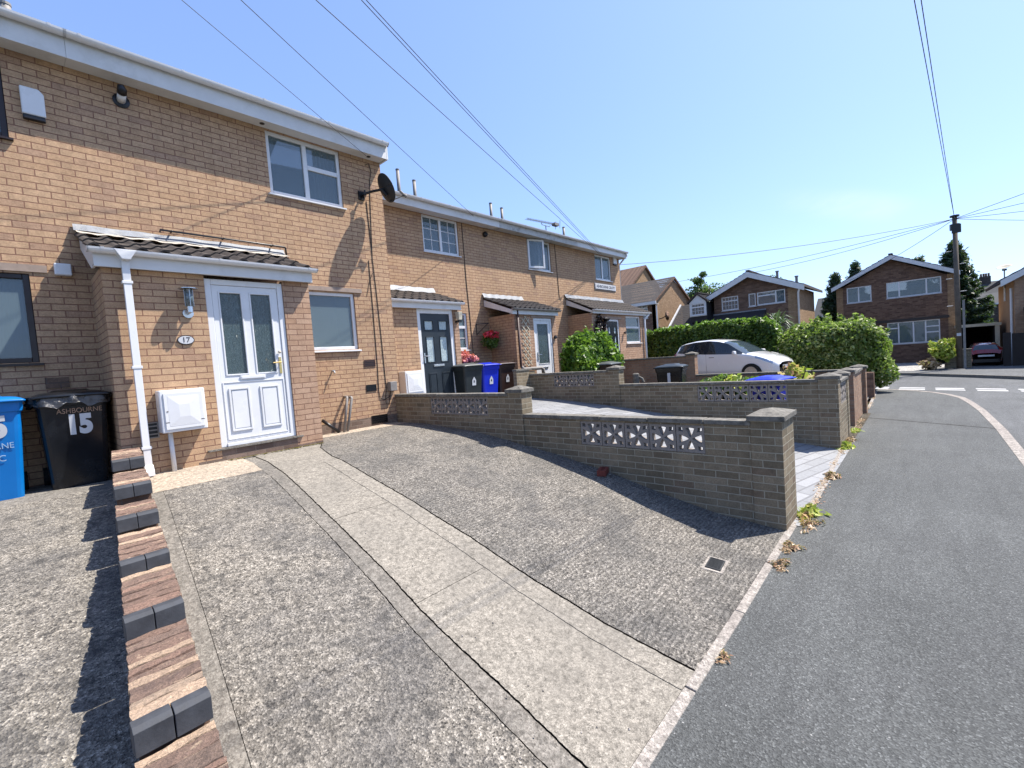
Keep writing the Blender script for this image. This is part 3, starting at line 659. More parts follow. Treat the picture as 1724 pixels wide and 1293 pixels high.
wall('porch_wall', TP, .76, 1.70, -1.1, 1.335, [], .10, 'buff', h17)
wall('porch_wall', TP, 2.622, 2.98, -.93, 1.335, [], .10, 'buffpink', h17)
MB().box(2.622, 2.983, 6.497, 6.6, -1.1, -.93).box(1.7, 2.622, 6.497, 6.6, -1.1, -.805).box(1.45, 1.699, 6.497, 6.56, -1.1, -.93).obj('porch_plinth', 'plinth', h17)
MB().box(.76, .86, 6.6, 7.35, -1.1, 1.34).obj('porch_side_wall', 'buff', h17)
MB().box(2.88, 2.98, 6.6, 7.35, -1.1, 1.34).obj('porch_side_wall', 'buff', h17)
MB().box(.70, 3.0, 6.40, 6.42, 1.325, 1.49).obj('porch_fascia', 'upvcd', h17, bevel=.003)
MB().box(.70, 3.0, 6.421, 6.52, 1.34, 1.35).obj('porch_soffit', 'upvcd', h17)
for X_ in (.70, 2.98): MB().prism([(6.421, 1.325), (6.421, 1.49), (7.33, 1.86), (7.33, 1.70), (6.6, 1.335)], 0, X_, X_+.02).obj('porch_verge_board', 'upvcd', h17)
gutter(TY(0), .65, 3.05, 6.349, 1.505, h17, r=.052, brk=.8)
tiles('porch_roof', TY(0), .66, 3.03, 6.36, 1.50, 7.34, 1.86, h17, amp=.032, period=.2)
MB().grid(lambda s, t: (lerp(.67, 3.03, s), lerp(7.14, 7.33, t)+(1-t)*.018*math.sin(s*99), lerp(1.845, 1.915, t)+.006*math.sin(s*43+2)), 80, 3).obj('mortar_fillet', 'mortar', h17, recalc=False)
MB().grid(lambda s, t: (lerp(.655, 3.03, s), lerp(7.285, 7.338, t), lerp(1.905, 1.99, t)+.004*math.sin(s*31)), 60, 2).obj('flashing', 'lead', h17, recalc=False)
MB().tube([(1.475, 7.27, 2.0), (1.475, 7.27, 2.035), (3.02, 7.27, 2.02), (3.035, 7.27, 2.01), (3.04, 7.27, 1.87)], .013).tube([(1.6, 7.34, 2.033), (1.6, 7.25, 2.033)], .011).tube([(2.2, 7.34, 2.03), (2.2, 7.25, 2.03)], .011).tube([(2.85, 7.34, 2.02), (2.85, 7.25, 2.02)], .011).obj('black_pipe', 'blk', h17, smooth=True)
pipe_sq(.955, 6.40, 1.42, -.93, .068, h17)
MB().prism([(.86, 1.50), (1.05, 1.50), (.99, 1.40), (.92, 1.40)], 1, 6.29, 6.40).obj('gutter_outlet', 'upvc', h17, bevel=.004)

def door_leaf(name, T, u0, u1, z0, z1, parent, mat, glass=(), panels=(), letter=None, handle=None, border=None, fr=.07, frm='upvc', gl='obsc', hmat='gold', sill=True, dset=.02):
    f = MB(T); f.box(u0, u0+fr, dset, dset+.07, z0, z1).box(u1-fr, u1, dset, dset+.07, z0, z1).box(u0+fr, u1-fr, dset, dset+.07, z1-fr, z1).box(u0+fr, u1-fr, dset-.015, dset+.07, z0, z0+.045)
    fo = f.obj('door_frame', frm, parent, bevel=.006)
    a0, a1, c0, c1 = u0+fr+.003, u1-fr-.003, z0+.05, z1-fr-.003
    us = sorted({a0, a1, *[x for g_ in glass for x in g_[:2]]}); zs = sorted({c0, c1, *[x for g_ in glass for x in g_[2:4]]})
    b = MB(T)
    T2 = lambda u, dd, z: T(u, dd+dset+.012, z)
    do = wall(name, T2, a0, a1, c0, c1, list(glass), .045, mat, parent)
    md = do.modifiers.new('b', 'BEVEL'); md.width = .004; md.segments = 2; md.limit_method = 'ANGLE'
    for (ga, gb, gc, gd) in glass:
        q = MB(T); w_ = .018
        for (e0, e1, e2, e3) in ((ga-w_, ga, gc-w_, gd+w_), (gb, gb+w_, gc-w_, gd+w_), (ga, gb, gc-w_, gc), (ga, gb, gd, gd+w_)): q.box(e0, e1, dset+.004, dset+.0125, e2, e3)
        q.box(ga, gb, dset+.03, dset+.038, gc, gd)
        MB(T).box(ga, gb, dset+.026, dset+.0295, gc, gd).obj('door_glass', gl, do)
        q2 = MB(T)
        for (e0, e1, e2, e3) in ((ga-w_, ga, gc-w_, gd+w_), (gb, gb+w_, gc-w_, gd+w_), (ga, gb, gc-w_, gc), (ga, gb, gd, gd+w_)): q2.box(e0, e1, dset+.003, dset+.0115, e2, e3)
        q2.obj('bead', mat, do, bevel=.003)
    if panels:
        q = MB(T)
        for (ga, gb, gc, gd) in panels:
            w_ = .022
            for (e0, e1, e2, e3) in ((ga, ga+w_, gc, gd), (gb-w_, gb, gc, gd), (ga+w_, gb-w_, gc, gc+w_), (ga+w_, gb-w_, gd-w_, gd)): q.box(e0, e1, dset-.003, dset+.0118, e2, e3)
            q.box(ga+w_+.012, gb-w_-.012, dset+.004, dset+.0116, gc+w_+.012, gd-w_-.012)
        if border:
            ga, gb, gc, gd = border; w_ = .014
            for (e0, e1, e2, e3) in ((ga, ga+w_, gc, gd), (gb-w_, gb, gc, gd), (ga+w_, gb-w_, gc, gc+w_), (ga+w_, gb-w_, gd-w_, gd)): q.box(e0, e1, dset+.004, dset+.0116, e2, e3)
        q.obj('moulding', mat, do, bevel=.003)
    if letter:
        ga, gb, gc, gd = letter
        MB(T).box(ga, gb, dset-.004, dset+.011, gc, gd).box(ga+.012, gb-.012, dset-.009, dset-.004, gc+.009, gd-.009).obj('letter_plate', hmat if hmat != 'gold' else 'upvc', do, bevel=.002)
    if handle:
        hu, hz, s_ = handle
        MB(T).box(hu-.014, hu+.014, dset-.001, dset+.011, hz-.11, hz+.11).tube([(hu, dset, hz+.04), (hu, dset-.045, hz+.04), (hu+s_*.11, dset-.05, hz+.035)], .009).obj('door_handle', hmat, do, smooth=False)
    return do
d17 = door_leaf('front_door', TP, 1.703, 2.62, -.80, 1.30, h17, 'upvc', glass=[(1.86, 2.095, .107, 1.135), (2.215, 2.45, .107, 1.135)],
          panels=[(1.85, 2.09, -.62, -.07), (2.215, 2.455, -.62, -.07)], border=(1.79, 2.53, -.72, .012), letter=(2.0, 2.30, .032, .082), handle=(2.505, .19, -1))
MB(TP).lathe((2.505, .02, .37), [(0, -.03), (.018, -.026), (.022, -.01), (.014, 0)], 14, axis=1).obj('door_lock', 'mortar', d17, smooth=True)
MB().box(1.55, 2.7, 6.47, 6.6, -.825, -.803).obj('door_sill', 'concg', h17)
# small fixtures moulded to the wall of 17
for (a, c, z0, z1, mt) in ((4.23, 4.45, .10, .22, 'brpipe'), (4.23, 4.43, -.34, -.22, 'blk'), (4.28, 4.60, -.93, -.78, 'blk'), (.99, 1.10, -.56, -.38, 'gpipe')):
    YY = 7.35 if a > 2 else 6.5
    b = MB().box(a, c, YY-.012, YY-.003, z0, z0+.012).box(a, c, YY-.012, YY-.003, z1-.012, z1).box(a, a+.012, YY-.012, YY-.003, z0+.012, z1-.012).box(c-.012, c, YY-.012, YY-.003, z0+.012, z1-.012)
    k = 4
    for i in range(1, k): zz = lerp(z0, z1, i/k); b.box(a+.012, c-.012, YY-.010, YY-.004, zz-.007, zz+.007)
    o = b.obj('air_vent', mt, h17)
    MB().box(a+.01, c-.01, YY-.0035, YY-.0015, z0+.01, z1-.01).obj('vent_opening', 'blk', o)
b = MB().tube([(3.80, 7.36, -.385), (3.80, 7.25, -.385), (3.79, 7.23, -.41), (3.67, 7.20, -.97)], .022).tube([(3.89, 7.36, -.40), (3.89, 7.27, -.40), (3.885, 7.25, -.42), (3.74, 7.22, -.97)], .022)
b.obj('waste_pipe', 'gpipe', h17, smooth=True)
MB().tube([(3.36, 7.30, -.72), (3.60, 7.22, -.95)], .026).obj('waste_pipe', 'blk', h17, smooth=True)
MB().tube([(3.63, 7.36, .06), (3.63, 7.27, .06), (3.63, 7.25, .03)], .012).box(3.605, 3.655, 7.275, 7.29, .07, .082).obj('garden_tap', 'metal', h17)
cb = MB()
cb.tube([(4.60, 7.345, 3.70), (4.68, 7.342, 3.74), (4.71, 7.342, 3.6), (4.665, 7.342, 3.45), (4.64, 7.342, 3.1), (4.60, 7.342, 2.4), (4.58, 7.342, 2.05), (4.60, 7.342, 1.5), (4.62, 7.342, .6), (4.63, 7.342, -.3), (4.60, 7.342, -.50)], .006, 5)
cb.tube([(4.56, 7.342, 3.05), (4.58, 7.342, 2.3), (4.585, 7.342, 2.1)], .006, 5)
cb.tube([(4.50, 7.342, 2.0), (4.50, 7.342, 1.2), (4.49, 7.342, .1), (4.47, 7.342, -.35), (4.49, 7.341, -.48), (4.56, 7.338, -.52), (4.68, 7.335, -.47), (4.71, 7.33, -.35)], .006, 5)
cb.tube([(4.60, 7.342, -.45), (4.60, 7.342, -.60), (4.66, 7.338, -.62), (4.71, 7.33, -.37)], .005, 5).tube([(4.40, 7.342, 1.35), (4.48, 7.342, 1.62), (4.56, 7.342, 1.78)], .004, 5)
cb.obj('wall_cable', 'blkcable', h17)

# --- numbers 19, 21, 23 (set back)
T2w = TY(9.0)
h19 = thing('terraced_house', 'buff brick terraced house with the dark grey front door, second from the near end', 'house', (6.9, 9, -.95), group='houses of the near terrace')
h21 = thing('terraced_house', 'buff brick terraced house with a trellis by its white door and an open upper window', 'house', (10.9, 9, -.95), group='houses of the near terrace')
h23 = thing('terraced_house', 'end terraced house with the black front door and the street name plate on its wall', 'house', (14.8, 9, -.95), group='houses of the near terrace')
wall('wall', T2w, 4.912, 8.96, -1.15, 3.76, [(7.06, 8.22, 2.86, 3.755), (7.5, 8.29, .41, 1.37)], .25, 'buff', h19)
wall('wall', T2w, 8.9605, 12.80, -1.15, 3.76, [(11.02, 12.2, 2.82, 3.755)], .25, 'buff', h21)
wall('wall', T2w, 12.8005, 16.75, -1.15, 3.76, [(14.92, 16.06, 2.82, 3.74)], .25, 'buff', h23)
MB().box(16.5, 16.747, 9.26, 17.5, -1.3, 3.9).prism([(9.0, 3.9), (17.4, 3.9), (13.2, 5.6)], 0, 16.5, 16.745).obj('side_wall', 'buff', h23)
MB().box(4.92, 8.96, 17.4, 17.6, -1, 3.9).obj('back_wall', 'buff', h19); MB().box(8.96, 12.8, 17.4, 17.6, -1, 3.9).obj('back_wall', 'buff', h21); MB().box(12.8, 16.49, 17.4, 17.6, -1, 3.9).obj('back_wall', 'buff', h23)
window(T2w, 7.06, 8.22, 2.86, 3.755, h19, muls=(7.64,), georg=[(7.11, 7.61, 2.91, 3.70, 2, 3), (7.67, 8.17, 2.91, 3.70, 2, 3)])
window(T2w, 7.5, 8.29, .41, 1.37, h19, muls=(7.9,), trans=((7.94, 8.24, 1.0),), georg=[(7.94, 8.24, .46, .97, 1, 2)], curtain=[(7.55, 8.25, 'net')])
w21 = window(T2w, 11.02, 12.2, 2.82, 3.755, h21, muls=(11.62,), curtain=[(11.65, 12.16, 'blind'), (11.06, 11.6, 'blind')])
# open outer sash of 21, hung at the top and pushed out
sash = MB(); a_ = R(19)
def ST(u, dd, z): q = u-11.04; return (11.04+math.cos(a_)*q+math.sin(a_)*dd, 8.985-math.sin(a_)*q+math.cos(a_)*dd, z)
sb = MB(ST); u0, u1, z0, z1 = 11.04, 11.64, 2.84, 3.73
for q in ((u0, u0+.06, z0, z1), (u1-.06, u1, z0, z1), (u0+.06, u1-.06, z0, z0+.06), (u0+.06, u1-.06, z1-.06, z1)): sb.box(q[0], q[1], 0, .045, q[2], q[3])
so_ = sb.obj('open_sash', 'upvc', w21, bevel=.005); 
MB(ST).box(u0+.055, u1-.055, .018, .026, z0+.055, z1-.055).obj('sash_pane', 'glass', w21)
window(T2w, 14.92, 16.06, 2.82, 3.74, h23, muls=(15.47,), curtain=[(14.97, 15.44, 'net'), (15.5, 16.0, 'net')])
for hh, a, c, fm in ((h19, 4.93, 9.5, 'upvcd'), (h21, 9.501, 13.35, 'peel'), (h23, 13.351, 16.78, 'upvcd')):
    eaves(hh, TY(0), a, c, 9.0, .30, 3.76, .19, 3.955, fm)
    mainroof(hh, a, c+(.0 if hh is not h23 else .1), 8.67, 3.94, rise=1.88)
MB().prism([(8.68, 3.73), (9.0, 3.73), (13.0, 5.50), (13.0, 5.72), (8.68, 3.95)], 0, 16.78, 16.80).obj('bargeboard', 'upvc', h23)
MB().tube([(16.72, 8.63, 3.9), (16.72, 8.63, 3.82), (16.82, 8.95, 3.62), (16.84, 9.06, 3.55), (16.84, 9.06, -1)], .035).obj('downpipe', 'upvc', h23, smooth=True)

def porch(h, u0, u1, Yf, zf, door, brick, roofz, mat, guttermat='upvc', left_side=True, zt=1.30, z_top=1.80, fl=None, brickside='buff', gx=(None, None), fmat='upvcd', fh=.14, holes=(), flz=(.11,)):
    T = TY(Yf)
    wall('porch_wall', T, u0, u1, -1.15, zt, [(door[0], door[1], -1.2, door[3])]+list(holes), .10, brick, h)
    if left_side: MB().box(u0, u0+.1, Yf+.1, 9.0, -1.15, zt+.02).obj('porch_side_wall', brickside, h)
    MB().box(u1-.1, u1, Yf+.1, 9.0, -1.15, zt+.02).obj('porch_side_wall', brickside, h)
    g0, g1 = gx[0] or u0-.1, gx[1] or u1+.06
    MB().box(g0+.05, g1-.05, Yf-.085, Yf-.065, zt-.01, zt+fh).obj('porch_fascia', fmat, h, bevel=.003)
    MB().box(g0+.05, g1-.05, Yf-.064, Yf+.03, zt+.001, zt+.011).obj('porch_soffit', fmat, h)
    gutter(TY(0), g0, g1, Yf-.085-.0505, zt+fh+.015, h, r=.05, mat=guttermat, brk=.8)
    tiles('porch_roof', TY(0), g0+.02, g1-.03, Yf-.13, zt+fh+.01, 8.99, z_top, h, mat, amp=.03, period=.2)
    sb = [(Yf-.063, zt+.01), (Yf-.063, zt+fh-.02), (8.99, z_top-.03), (8.99, z_top-.21)]
    MB().prism(sb, 0, g0+.04, g0+.06).obj('porch_verge_board', fmat, h)
    MB().prism(sb, 0, g1-.07, g1-.05).obj('porch_verge_board', fmat, h)
    fa, fb = fl or (g0, g1)
    MB().grid(lambda s, t: (lerp(fa, fb, s), lerp(8.92, 8.988, t), lerp(z_top+.03, z_top+.15, t)+.006*math.sin(s*40)), 60, 2).obj('flashing', 'lead', h, recalc=False)

porch(h19, 4.93, 7.18, 8.1, 0, (6.012, 7.03, -.95, 1.30), 'buff', 0, 'tile', left_side=False, z_top=1.80, gx=(4.93, 7.28), fl=(4.93, 7.25))
MB().box(7.035, 7.183, 8.09, 8.2, -.95, 1.0).obj('porch_pier', 'buffpink', h19)
door_leaf('front_door', TY(8.1), 6.012, 7.03, -.93, 1.295, h19, 'anth', glass=[(6.22, 6.44, .84, 1.03), (6.62, 6.84, .84, 1.03), (6.24, 6.44, .13, .68), (6.62, 6.82, .13, .68)],
          panels=[(6.23, 6.46, -.78, -.12), (6.60, 6.83, -.78, -.12)], letter=(6.38, 6.68, .02, .07), handle=(6.15, .22, 1), fr=.095, gl='obsl', hmat='steel')
porch(h21, 9.12, 10.95, 8.05, 0, (9.90, 10.74, -1, 1.17), 'buffpink', 0, 'tiledk', guttermat='gpipe', zt=1.25, z_top=1.78, gx=(8.92, 11.02), fl=(8.92, 10.6), fh=.13)
door_leaf('front_door', TY(8.05), 9.90, 10.74, -1.0, 1.165, h21, 'upvc', glass=[(10.08, 10.56, -.12, 1.0)], panels=[(10.08, 10.56, -.80, -.42)], letter=(10.2, 10.46, -.27, -.22), handle=(10.03, .1, 1), gl='obsc', hmat='steel')
MB().tube([(9.17, 7.98, 1.34), (9.17, 7.98, -.15), (9.20, 7.97, -.20)], .034).obj('downpipe', 'brpipe', h21, smooth=True)
MB().tube([(9.17, 7.96, -.16), (9.22, 7.94, -.23), (9.9, 7.9, -.235), (9.97, 7.88, -.27), (10.0, 7.88, -.55)], .05).obj('drain_pipe', 'gpipe', h21, smooth=True)
porch(h23, 12.93, 16.65, 8.05, 0, (13.83, 14.70, -1, 1.21), 'buffpink', 0, 'tile', zt=1.38, z_top=1.98, gx=(12.85, 17.0), fl=(12.82, 16.8), fh=.10, holes=[(15.2, 16.34, .36, 1.345)])
door_leaf('front_door', TY(8.05), 13.83, 14.70, -1.0, 1.205, h23, 'blackdoor', glass=[(14.0, 14.15, .72, .93), (14.37, 14.52, .72, .93), (14.0, 14.12, .0, .6), (14.39, 14.52, .0, .6)], panels=[(14.0, 14.22, -.8, -.2), (14.32, 14.54, -.8, -.2)], letter=(14.12, 14.42, -.12, -.07), handle=(14.6, .1, -1), gl='obsl', hmat='steel')
window(TY(8.05), 15.2, 16.34, .36, 1.345, h23, trans=((15.255, 16.285, .93),))
MB().box(13.7, 14.85, 8.03, 8.06, 1.215, 1.28).obj('lintel', 'lintel', h23)
MB().box(9.8, 10.85, 8.03, 8.06, 1.175, 1.24).obj('lintel', 'lintel', h21)
MB().tube([(16.85, 7.93, 1.50), (16.85, 7.93, 1.42), (16.60, 7.99, 1.25), (16.60, 7.99, -1.0)], .04).obj('downpipe', 'upvc', h23, smooth=True)
MB().tube([(8.36, 8.99, 3.75), (8.37, 8.99, 2.2), (8.40, 8.99, 1.3), (8.42, 8.99, .2), (8.45, 8.99, -.3)], .009, 5).obj('wall_cable', 'blkcable', h19)
MB().tube([(12.45, 8.99, 3.75), (12.5, 8.99, 2.6), (12.52, 8.99, 2.0), (12.66, 8.98, 1.98)], .009, 5).obj('wall_cable', 'blkcable', h21)
MB().lathe((9.19, 8.99, 3.57), [(.075, 0), (.075, -.05), (.05, -.09), (0, -.11)], 16, axis=1).obj('wall_vent', 'blk', h21, smooth=True)
def flue(x, y, zt, h, name='roof_flue'):
    b = MB().tube([(x, y, 4.2), (x, y, zt)], .045, 12); b.obj(name, 'gpipe', h, smooth=True)
    MB().tube([(x, y, zt), (x, y, zt+.03)], .05, 12).obj('flue_cap', 'gpipe', h)
for x, y, z, h in ((7.2, 10, 5.15, h19), (7.7, 10, 4.99, h19), (10.6, 10, 4.98, h21), (11.1, 10, 4.93, h21), (14.5, 10, 4.88, h23), (.36, 7.95, 4.64, h15)): flue(x, y, z, h)

# ---------------------------------------------------------------- garden walls with screen blocks
def screenmesh(w, h, th):
    bm = bmesh.new(); half = 1.0
    pet = [(0, .11), (.09, .24), (.17, .42), (.25, .62), (.31, .77), (.16, .81), (0, .82), (-.16, .81), (-.31, .77), (-.25, .62), (-.17, .42), (-.09, .24)]
    cor = [(.83, .83), (.83, .56), (.70, .54), (.50, .50), (.54, .70), (.56, .83)]
    loops = [[(-1, -1), (1, -1), (1, 1), (-1, 1)]]
    for k in range(4):
        c, s = [(1, 0), (0, 1), (-1, 0), (0, -1)][k]
        for P_ in (pet, cor): loops.append([(x*c-y*s, x*s+y*c) for x, y in P_])
    for L in loops:
        vs = [bm.verts.new((0, x*w/2, y*h/2)) for x, y in L]
        for i in range(len(vs)): bm.edges.new((vs[i], vs[(i+1) % len(vs)]))
    bmesh.ops.triangle_fill(bm, use_beauty=True, use_dissolve=False, edges=bm.edges[:])
    # drop faces filling holes
    def inside(p, L):
        n = len(L); ins = False; x, y = p
        for i in range(n):
            x1, y1 = L[i]; x2, y2 = L[(i+1) % n]
            if (y1 > y) != (y2 > y) and x < (x2-x1)*(y-y1)/(y2-y1)+x1: ins = not ins
        return ins
    kill = [f_ for f_ in bm.faces if any(inside((f_.calc_center_median().y/(w/2), f_.calc_center_median().z/(h/2)), L) for L in loops[1:])]
    bmesh.ops.delete(bm, geom=kill, context='FACES')
    ex = bmesh.ops.extrude_face_region(bm, geom=bm.faces[:])
    for v in ex['geom']:
        if isinstance(v, bmesh.types.BMVert): v.co.x += th
    bmesh.ops.recalc_face_normals(bm, faces=bm.faces)
    me = bpy.data.meshes.new('screen_block'); bm.to_mesh(me); bm.free(); me.materials.append(MT['screen']); return me
def blocks(parent, X, ya, yb, za, zb, n, rot=0):
    w = (yb-ya)/n; me = screenmesh(w-.008, zb-za-.006, .085); o0 = origin(parent)
    for i in range(n):
        o = bpy.data.objects.new('screen_block', me); COL.objects.link(o); o.parent = parent
        if rot: o.rotation_euler.z = R(90); o.location = Vector((ya+w*(i+.5), X+.0, (za+zb)/2))-o0
        else: o.location = Vector((X, ya+w*(i+.5), (za+zb)/2))-o0
def cap(parent, x0, x1, y0, y1, z, th=.05, pk=.05, name='pier_cap'):
    b = MB().box(x0, x1, y0, y1, z, z+th)
    xm, ym = (x0+x1)/2, (y0+y1)/2; a = .03
    b.add([(x0, y0, z+th), (x1, y0, z+th), (x1, y1, z+th), (x0, y1, z+th), (xm-a, ym, z+th+pk), (xm+a, ym, z+th+pk)], [(0, 1, 5, 4), (1, 2, 5), (2, 3, 4, 5), (3, 0, 4)])
    return b.obj(name, 'capst', parent, bevel=.007)
def coping(parent, x0, x1, y0, y1, z, th=.048, L=.62, name='coping'):
    b = MB(); y = y1; k = 0
    if (x1-x0) > (y1-y0):
        x = x0
        while x < x1-.01: xe = min(x+L, x1); dz = random.uniform(-.003, .003); b.box(x+.003, xe-.003, y0, y1, z, z+th+dz); x = xe
    else:
        while y > y0+.01: ye = max(y-L, y0); dz = random.uniform(-.004, .004); b.box(x0+random.uniform(-.003, .003), x1, ye+.003, y-.003, z, z+th+dz); y = ye
    return b.obj(name, 'capst', parent, bevel=.006)
def gardenwall(X, label, up, lowr, blk1, blk2, mat, th=.11, depth=-2.1, pw=.21):
    t = thing('garden_wall', label, 'wall', (X, 4.3, -1.2), group='brick garden walls between the drives')
    y0, y1, zt = up; ztc = zt-.048
    wall('wall_upper', TX(X), y0, y1, depth, ztc, [blk1[:4]] if blk1 else [], th, mat, t)
    coping(t, X-.025, X+th+.035, y0+.001, y1, ztc)
    ya, yb, zl = lowr; zlc = zl-.048
    wall('wall_lower', TX(X), ya, yb, depth, zlc, [blk2[:4]] if blk2 else [], th, mat, t)
    coping(t, X-.025, X+th+.035, ya, yb, zlc)
    if blk1: blocks(t, X+.006, *blk1)
    if blk2: blocks(t, X+.006, *blk2)
    MB().box(X-.02, X+.205, yb, y0, depth, zt+.0).obj('pier', mat, t)
    MB().box(X-.015, X+pw, ya-.27, ya, depth, zl+.0).obj('pier', mat, t)
    cap(t, X-.05, X+.235, yb-.03, y0+.03, zt+.0); cap(t, X-.045, X+pw+.03, ya-.30, ya+.03, zl+.0)
    return t
wa = gardenwall(4.81, 'stepped grey-brown brick garden wall beside the nearest drive, with two rows of pierced white-grey screen blocks', (4.47, 7.34, -.447), (1.28, 4.21, -.748),
           (4.915, 6.305, -.79, -.503, 5), (1.727, 3.27, -1.115, -.815, 5), 'garden', pw=.47)
wb = gardenwall(8.8, 'second stepped brick garden wall from the camera, dividing the pale paved drive from the planted garden', (5.15, 7.40, -.345), (1.31, 4.89, -.66),
           (5.53, 6.65, -.69, -.40, 4), (1.745, 3.25, -1.03, -.725, 5), 'garden')
MB().box(8.815, 9.02, 7.4, 8.04, -1.5, -.28).box(8.3, 8.798, 7.395, 7.5, -1.5, -.25).obj('end_wall', 'garden', wb)
coping(wb, 8.28, 9.04, 7.38, 7.52, -.249)
wc = gardenwall(13.1, 'brown brick garden wall standing between the black bin and the white car', (5.1, 8.0, -.20), (1.3, 4.86, -.76), None, None, 'gardenred', th=.12)
# low walls along the back of the pavement
t = thing('front_wall', 'short grey brick front wall with screen blocks, edge on beside the pavement', 'wall', (9.6, 1.1, -1.8), group='front garden walls beside the pavement')
wall('wall_body', TY(1.06), 9.03, 10.0, -2.1, -.745, [(9.22, 9.92, -1.12, -.77)], .11, 'garden', t)
coping(t, 9.03, 10.0, 1.03, 1.20, -.744); blocks(t, 1.065, 9.22, 9.92, -1.12, -.77, 2, rot=1)
for o in t.children:
    if o.name.startswith('screen'): o.location.y += .085*0+.0
MB().box(10.0, 10.22, 1.05, 1.28, -2.1, -.70).obj('pier', 'garden', t); cap(t, 9.97, 10.25, 1.02, 1.31, -.70)
t = thing('front_wall', 'reddish brick front wall with a square pier, running beside the pavement', 'wall', (12.2, 1.1, -1.8), group='front garden walls beside the pavement')
MB().box(11.43, 13.3, 1.10, 1.21, -2.1, -.78).obj('wall_body', 'gardenred', t); coping(t, 11.43, 13.3, 1.07, 1.24, -.779)
MB().box(11.2, 11.43, 1.075, 1.31, -2.1, -.72).obj('pier', 'gardenred', t); cap(t, 11.17, 11.46, 1.045, 1.34, -.72)
t = thing('front_wall', 'dark end of a low brick wall under the big round bush, farthest along the pavement', 'wall', (16.5, 1.2, -1.8), group='front garden walls beside the pavement')
MB().box(16.4, 16.63, 1.11, 1.32, -2.1, -1.07).obj('pier', 'brown', t); MB().box(16.63, 18.2, 1.20, 1.31, -2.1, -1.14).obj('wall_body', 'brown', t)

# ---------------------------------------------------------------- stepped wall of split bricks between 15 and 17
m, nt, p = newmat('split_brick_tread'); n = N(nt); g_ = n('NewGeometry')
P = n.pos(); mp = n('Mapping'); mp.inputs['Scale'].default_value = (9.0, 34, 20); mp.inputs['Rotation'].default_value = (0, 0, R(-4)); n.L(P, mp.inputs[0])
st = n.noise(mp.outputs[0], 1.0, 6, .7, .6)
base = n.ramp(g_.outputs['Random Per Island'], [(0, (.155, .10, .075)), (.3, (.235, .15, .11)), (.5, (.18, .125, .095)), (.76, (.27, .165, .12)), (.84, (.44, .32, .22)), (1, (.50, .36, .25))])
gr = n.noise(P, 75, 5, .8)
base = n.mix(n.ramp(st, [(.60, 0.0), (.64, .75)]), base, (.42, .31, .21))
base = n.mix(.9, base, n.ramp(gr, [(.3, .45), (.7, 1.5)]), 'MULTIPLY')
n.L(base, p.inputs['Base Color']); p.inputs['Roughness'].default_value = .95; n.bump(n.math('ADD', gr, n.math('MULTIPLY', st, .5)), p, 1.0, .018); MT['tread'] = m
m, nt, p = newmat('cut_brick_face'); n = N(nt); g_ = n('NewGeometry')
n.L(n.ramp(g_.outputs['Random Per Island'], [(0, (.70, .48, .30)), (.5, (.60, .40, .26)), (1, (.66, .50, .36))]), p.inputs['Base Color']); p.inputs['Roughness'].default_value = .9; MT['cream'] = m
sw = thing('stepped_wall', 'low stepped wall of split bricks with dark blue brick nosings, falling towards the camera', 'wall', (.4, 4, -1.2))
FY = [5.45, 4.62, 4.12, 3.42, 2.77, 2.02, 1.38]; FZ = [-.624, -.735, -.87, -.98, -1.06, -1.155, -1.26]
bb = MB(); tr = MB(); cr = MB(); prevy = 6.46
for y, z in zip(FY, FZ):
    # body below the tread
    bb.add([(stl(y+.05)+.008, y+.05, -2), (str_(y+.05)-.008, y+.05, -2), (str_(prevy)-.008, prevy, -2), (stl(prevy)+.008, prevy, -2),
            (stl(y+.05)+.008, y+.05, z-.03), (str_(y+.05)-.008, y+.05, z-.03), (str_(prevy)-.008, prevy, z-.03), (stl(prevy)+.008, prevy, z-.03)], [(4, 5, 6, 7), (0, 1, 5, 4), (1, 2, 6, 5), (2, 3, 7, 6), (3, 0, 4, 7)])
    yy = y+.068
    cop = MB(); xl, xr = stl(y), str_(y); h = .10
    pr = [(y, z-h), (y, z-.014), (y+.022, z), (y+.066, z), (y+.066, z-h)]
    xm = lerp(xl, xr, random.choice((.48, .5, .53)))
    for (xa, xb) in ((xl, xm-.002), (xm+.002, xr)):
        j_ = random.uniform(-.003, .002); cop.add([(xa, a+j_, c) for a, c in pr]+[(xb, a+j_+random.uniform(-.002, .002), c) for a, c in pr], [(0, 1, 2, 3, 4), (9, 8, 7, 6, 5)]+[(i, (i+1) % 5, 5+(i+1) % 5, 5+i) for i in range(5)])
    cop.obj('nosing_brick', 'engb', sw, bevel=.002)
    while yy < prevy-.012:
        w_ = random.choice((.03, .055, .075, .1)); ye = min(yy+w_, prevy-.002)
        if prevy-ye < .03: ye = prevy-.002
        dz = random.uniform(-.006, .003); nx = 6; M_ = tr
        rows = []
        for j, yv in enumerate((yy+.003, (yy+ye)/2, ye-.003)):
            rows.append([(lerp(stl(yv), str_(yv), i/nx)+(random.uniform(-.006, .003) if i in (0, nx) else 0), yv, z+dz+random.uniform(-.005, .005)-(0 if j == 1 else .004)) for i in range(nx+1)])
        vs = [v for r_ in rows for v in r_]; k = nx+1; fs = [(j*k+i, j*k+i+1, (j+1)*k+i+1, (j+1)*k+i) for j in range(2) for i in range(nx)]
        base_i = len(vs); lo = [(v[0], v[1], z-.09) for v in (rows[0][0], rows[0][-1], rows[2][-1], rows[2][0])]; vs += lo
        fs += [tuple(range(nx, -1, -1))+(base_i, base_i+1), (nx, k+nx, 2*k+nx, base_i+2, base_i+1), (0, base_i, base_i+3, 2*k, k), tuple(range(2*k, 2*k+nx+1))+(base_i+2, base_i+3)]
        M_.add(vs, fs); yy = ye
    prevy = y
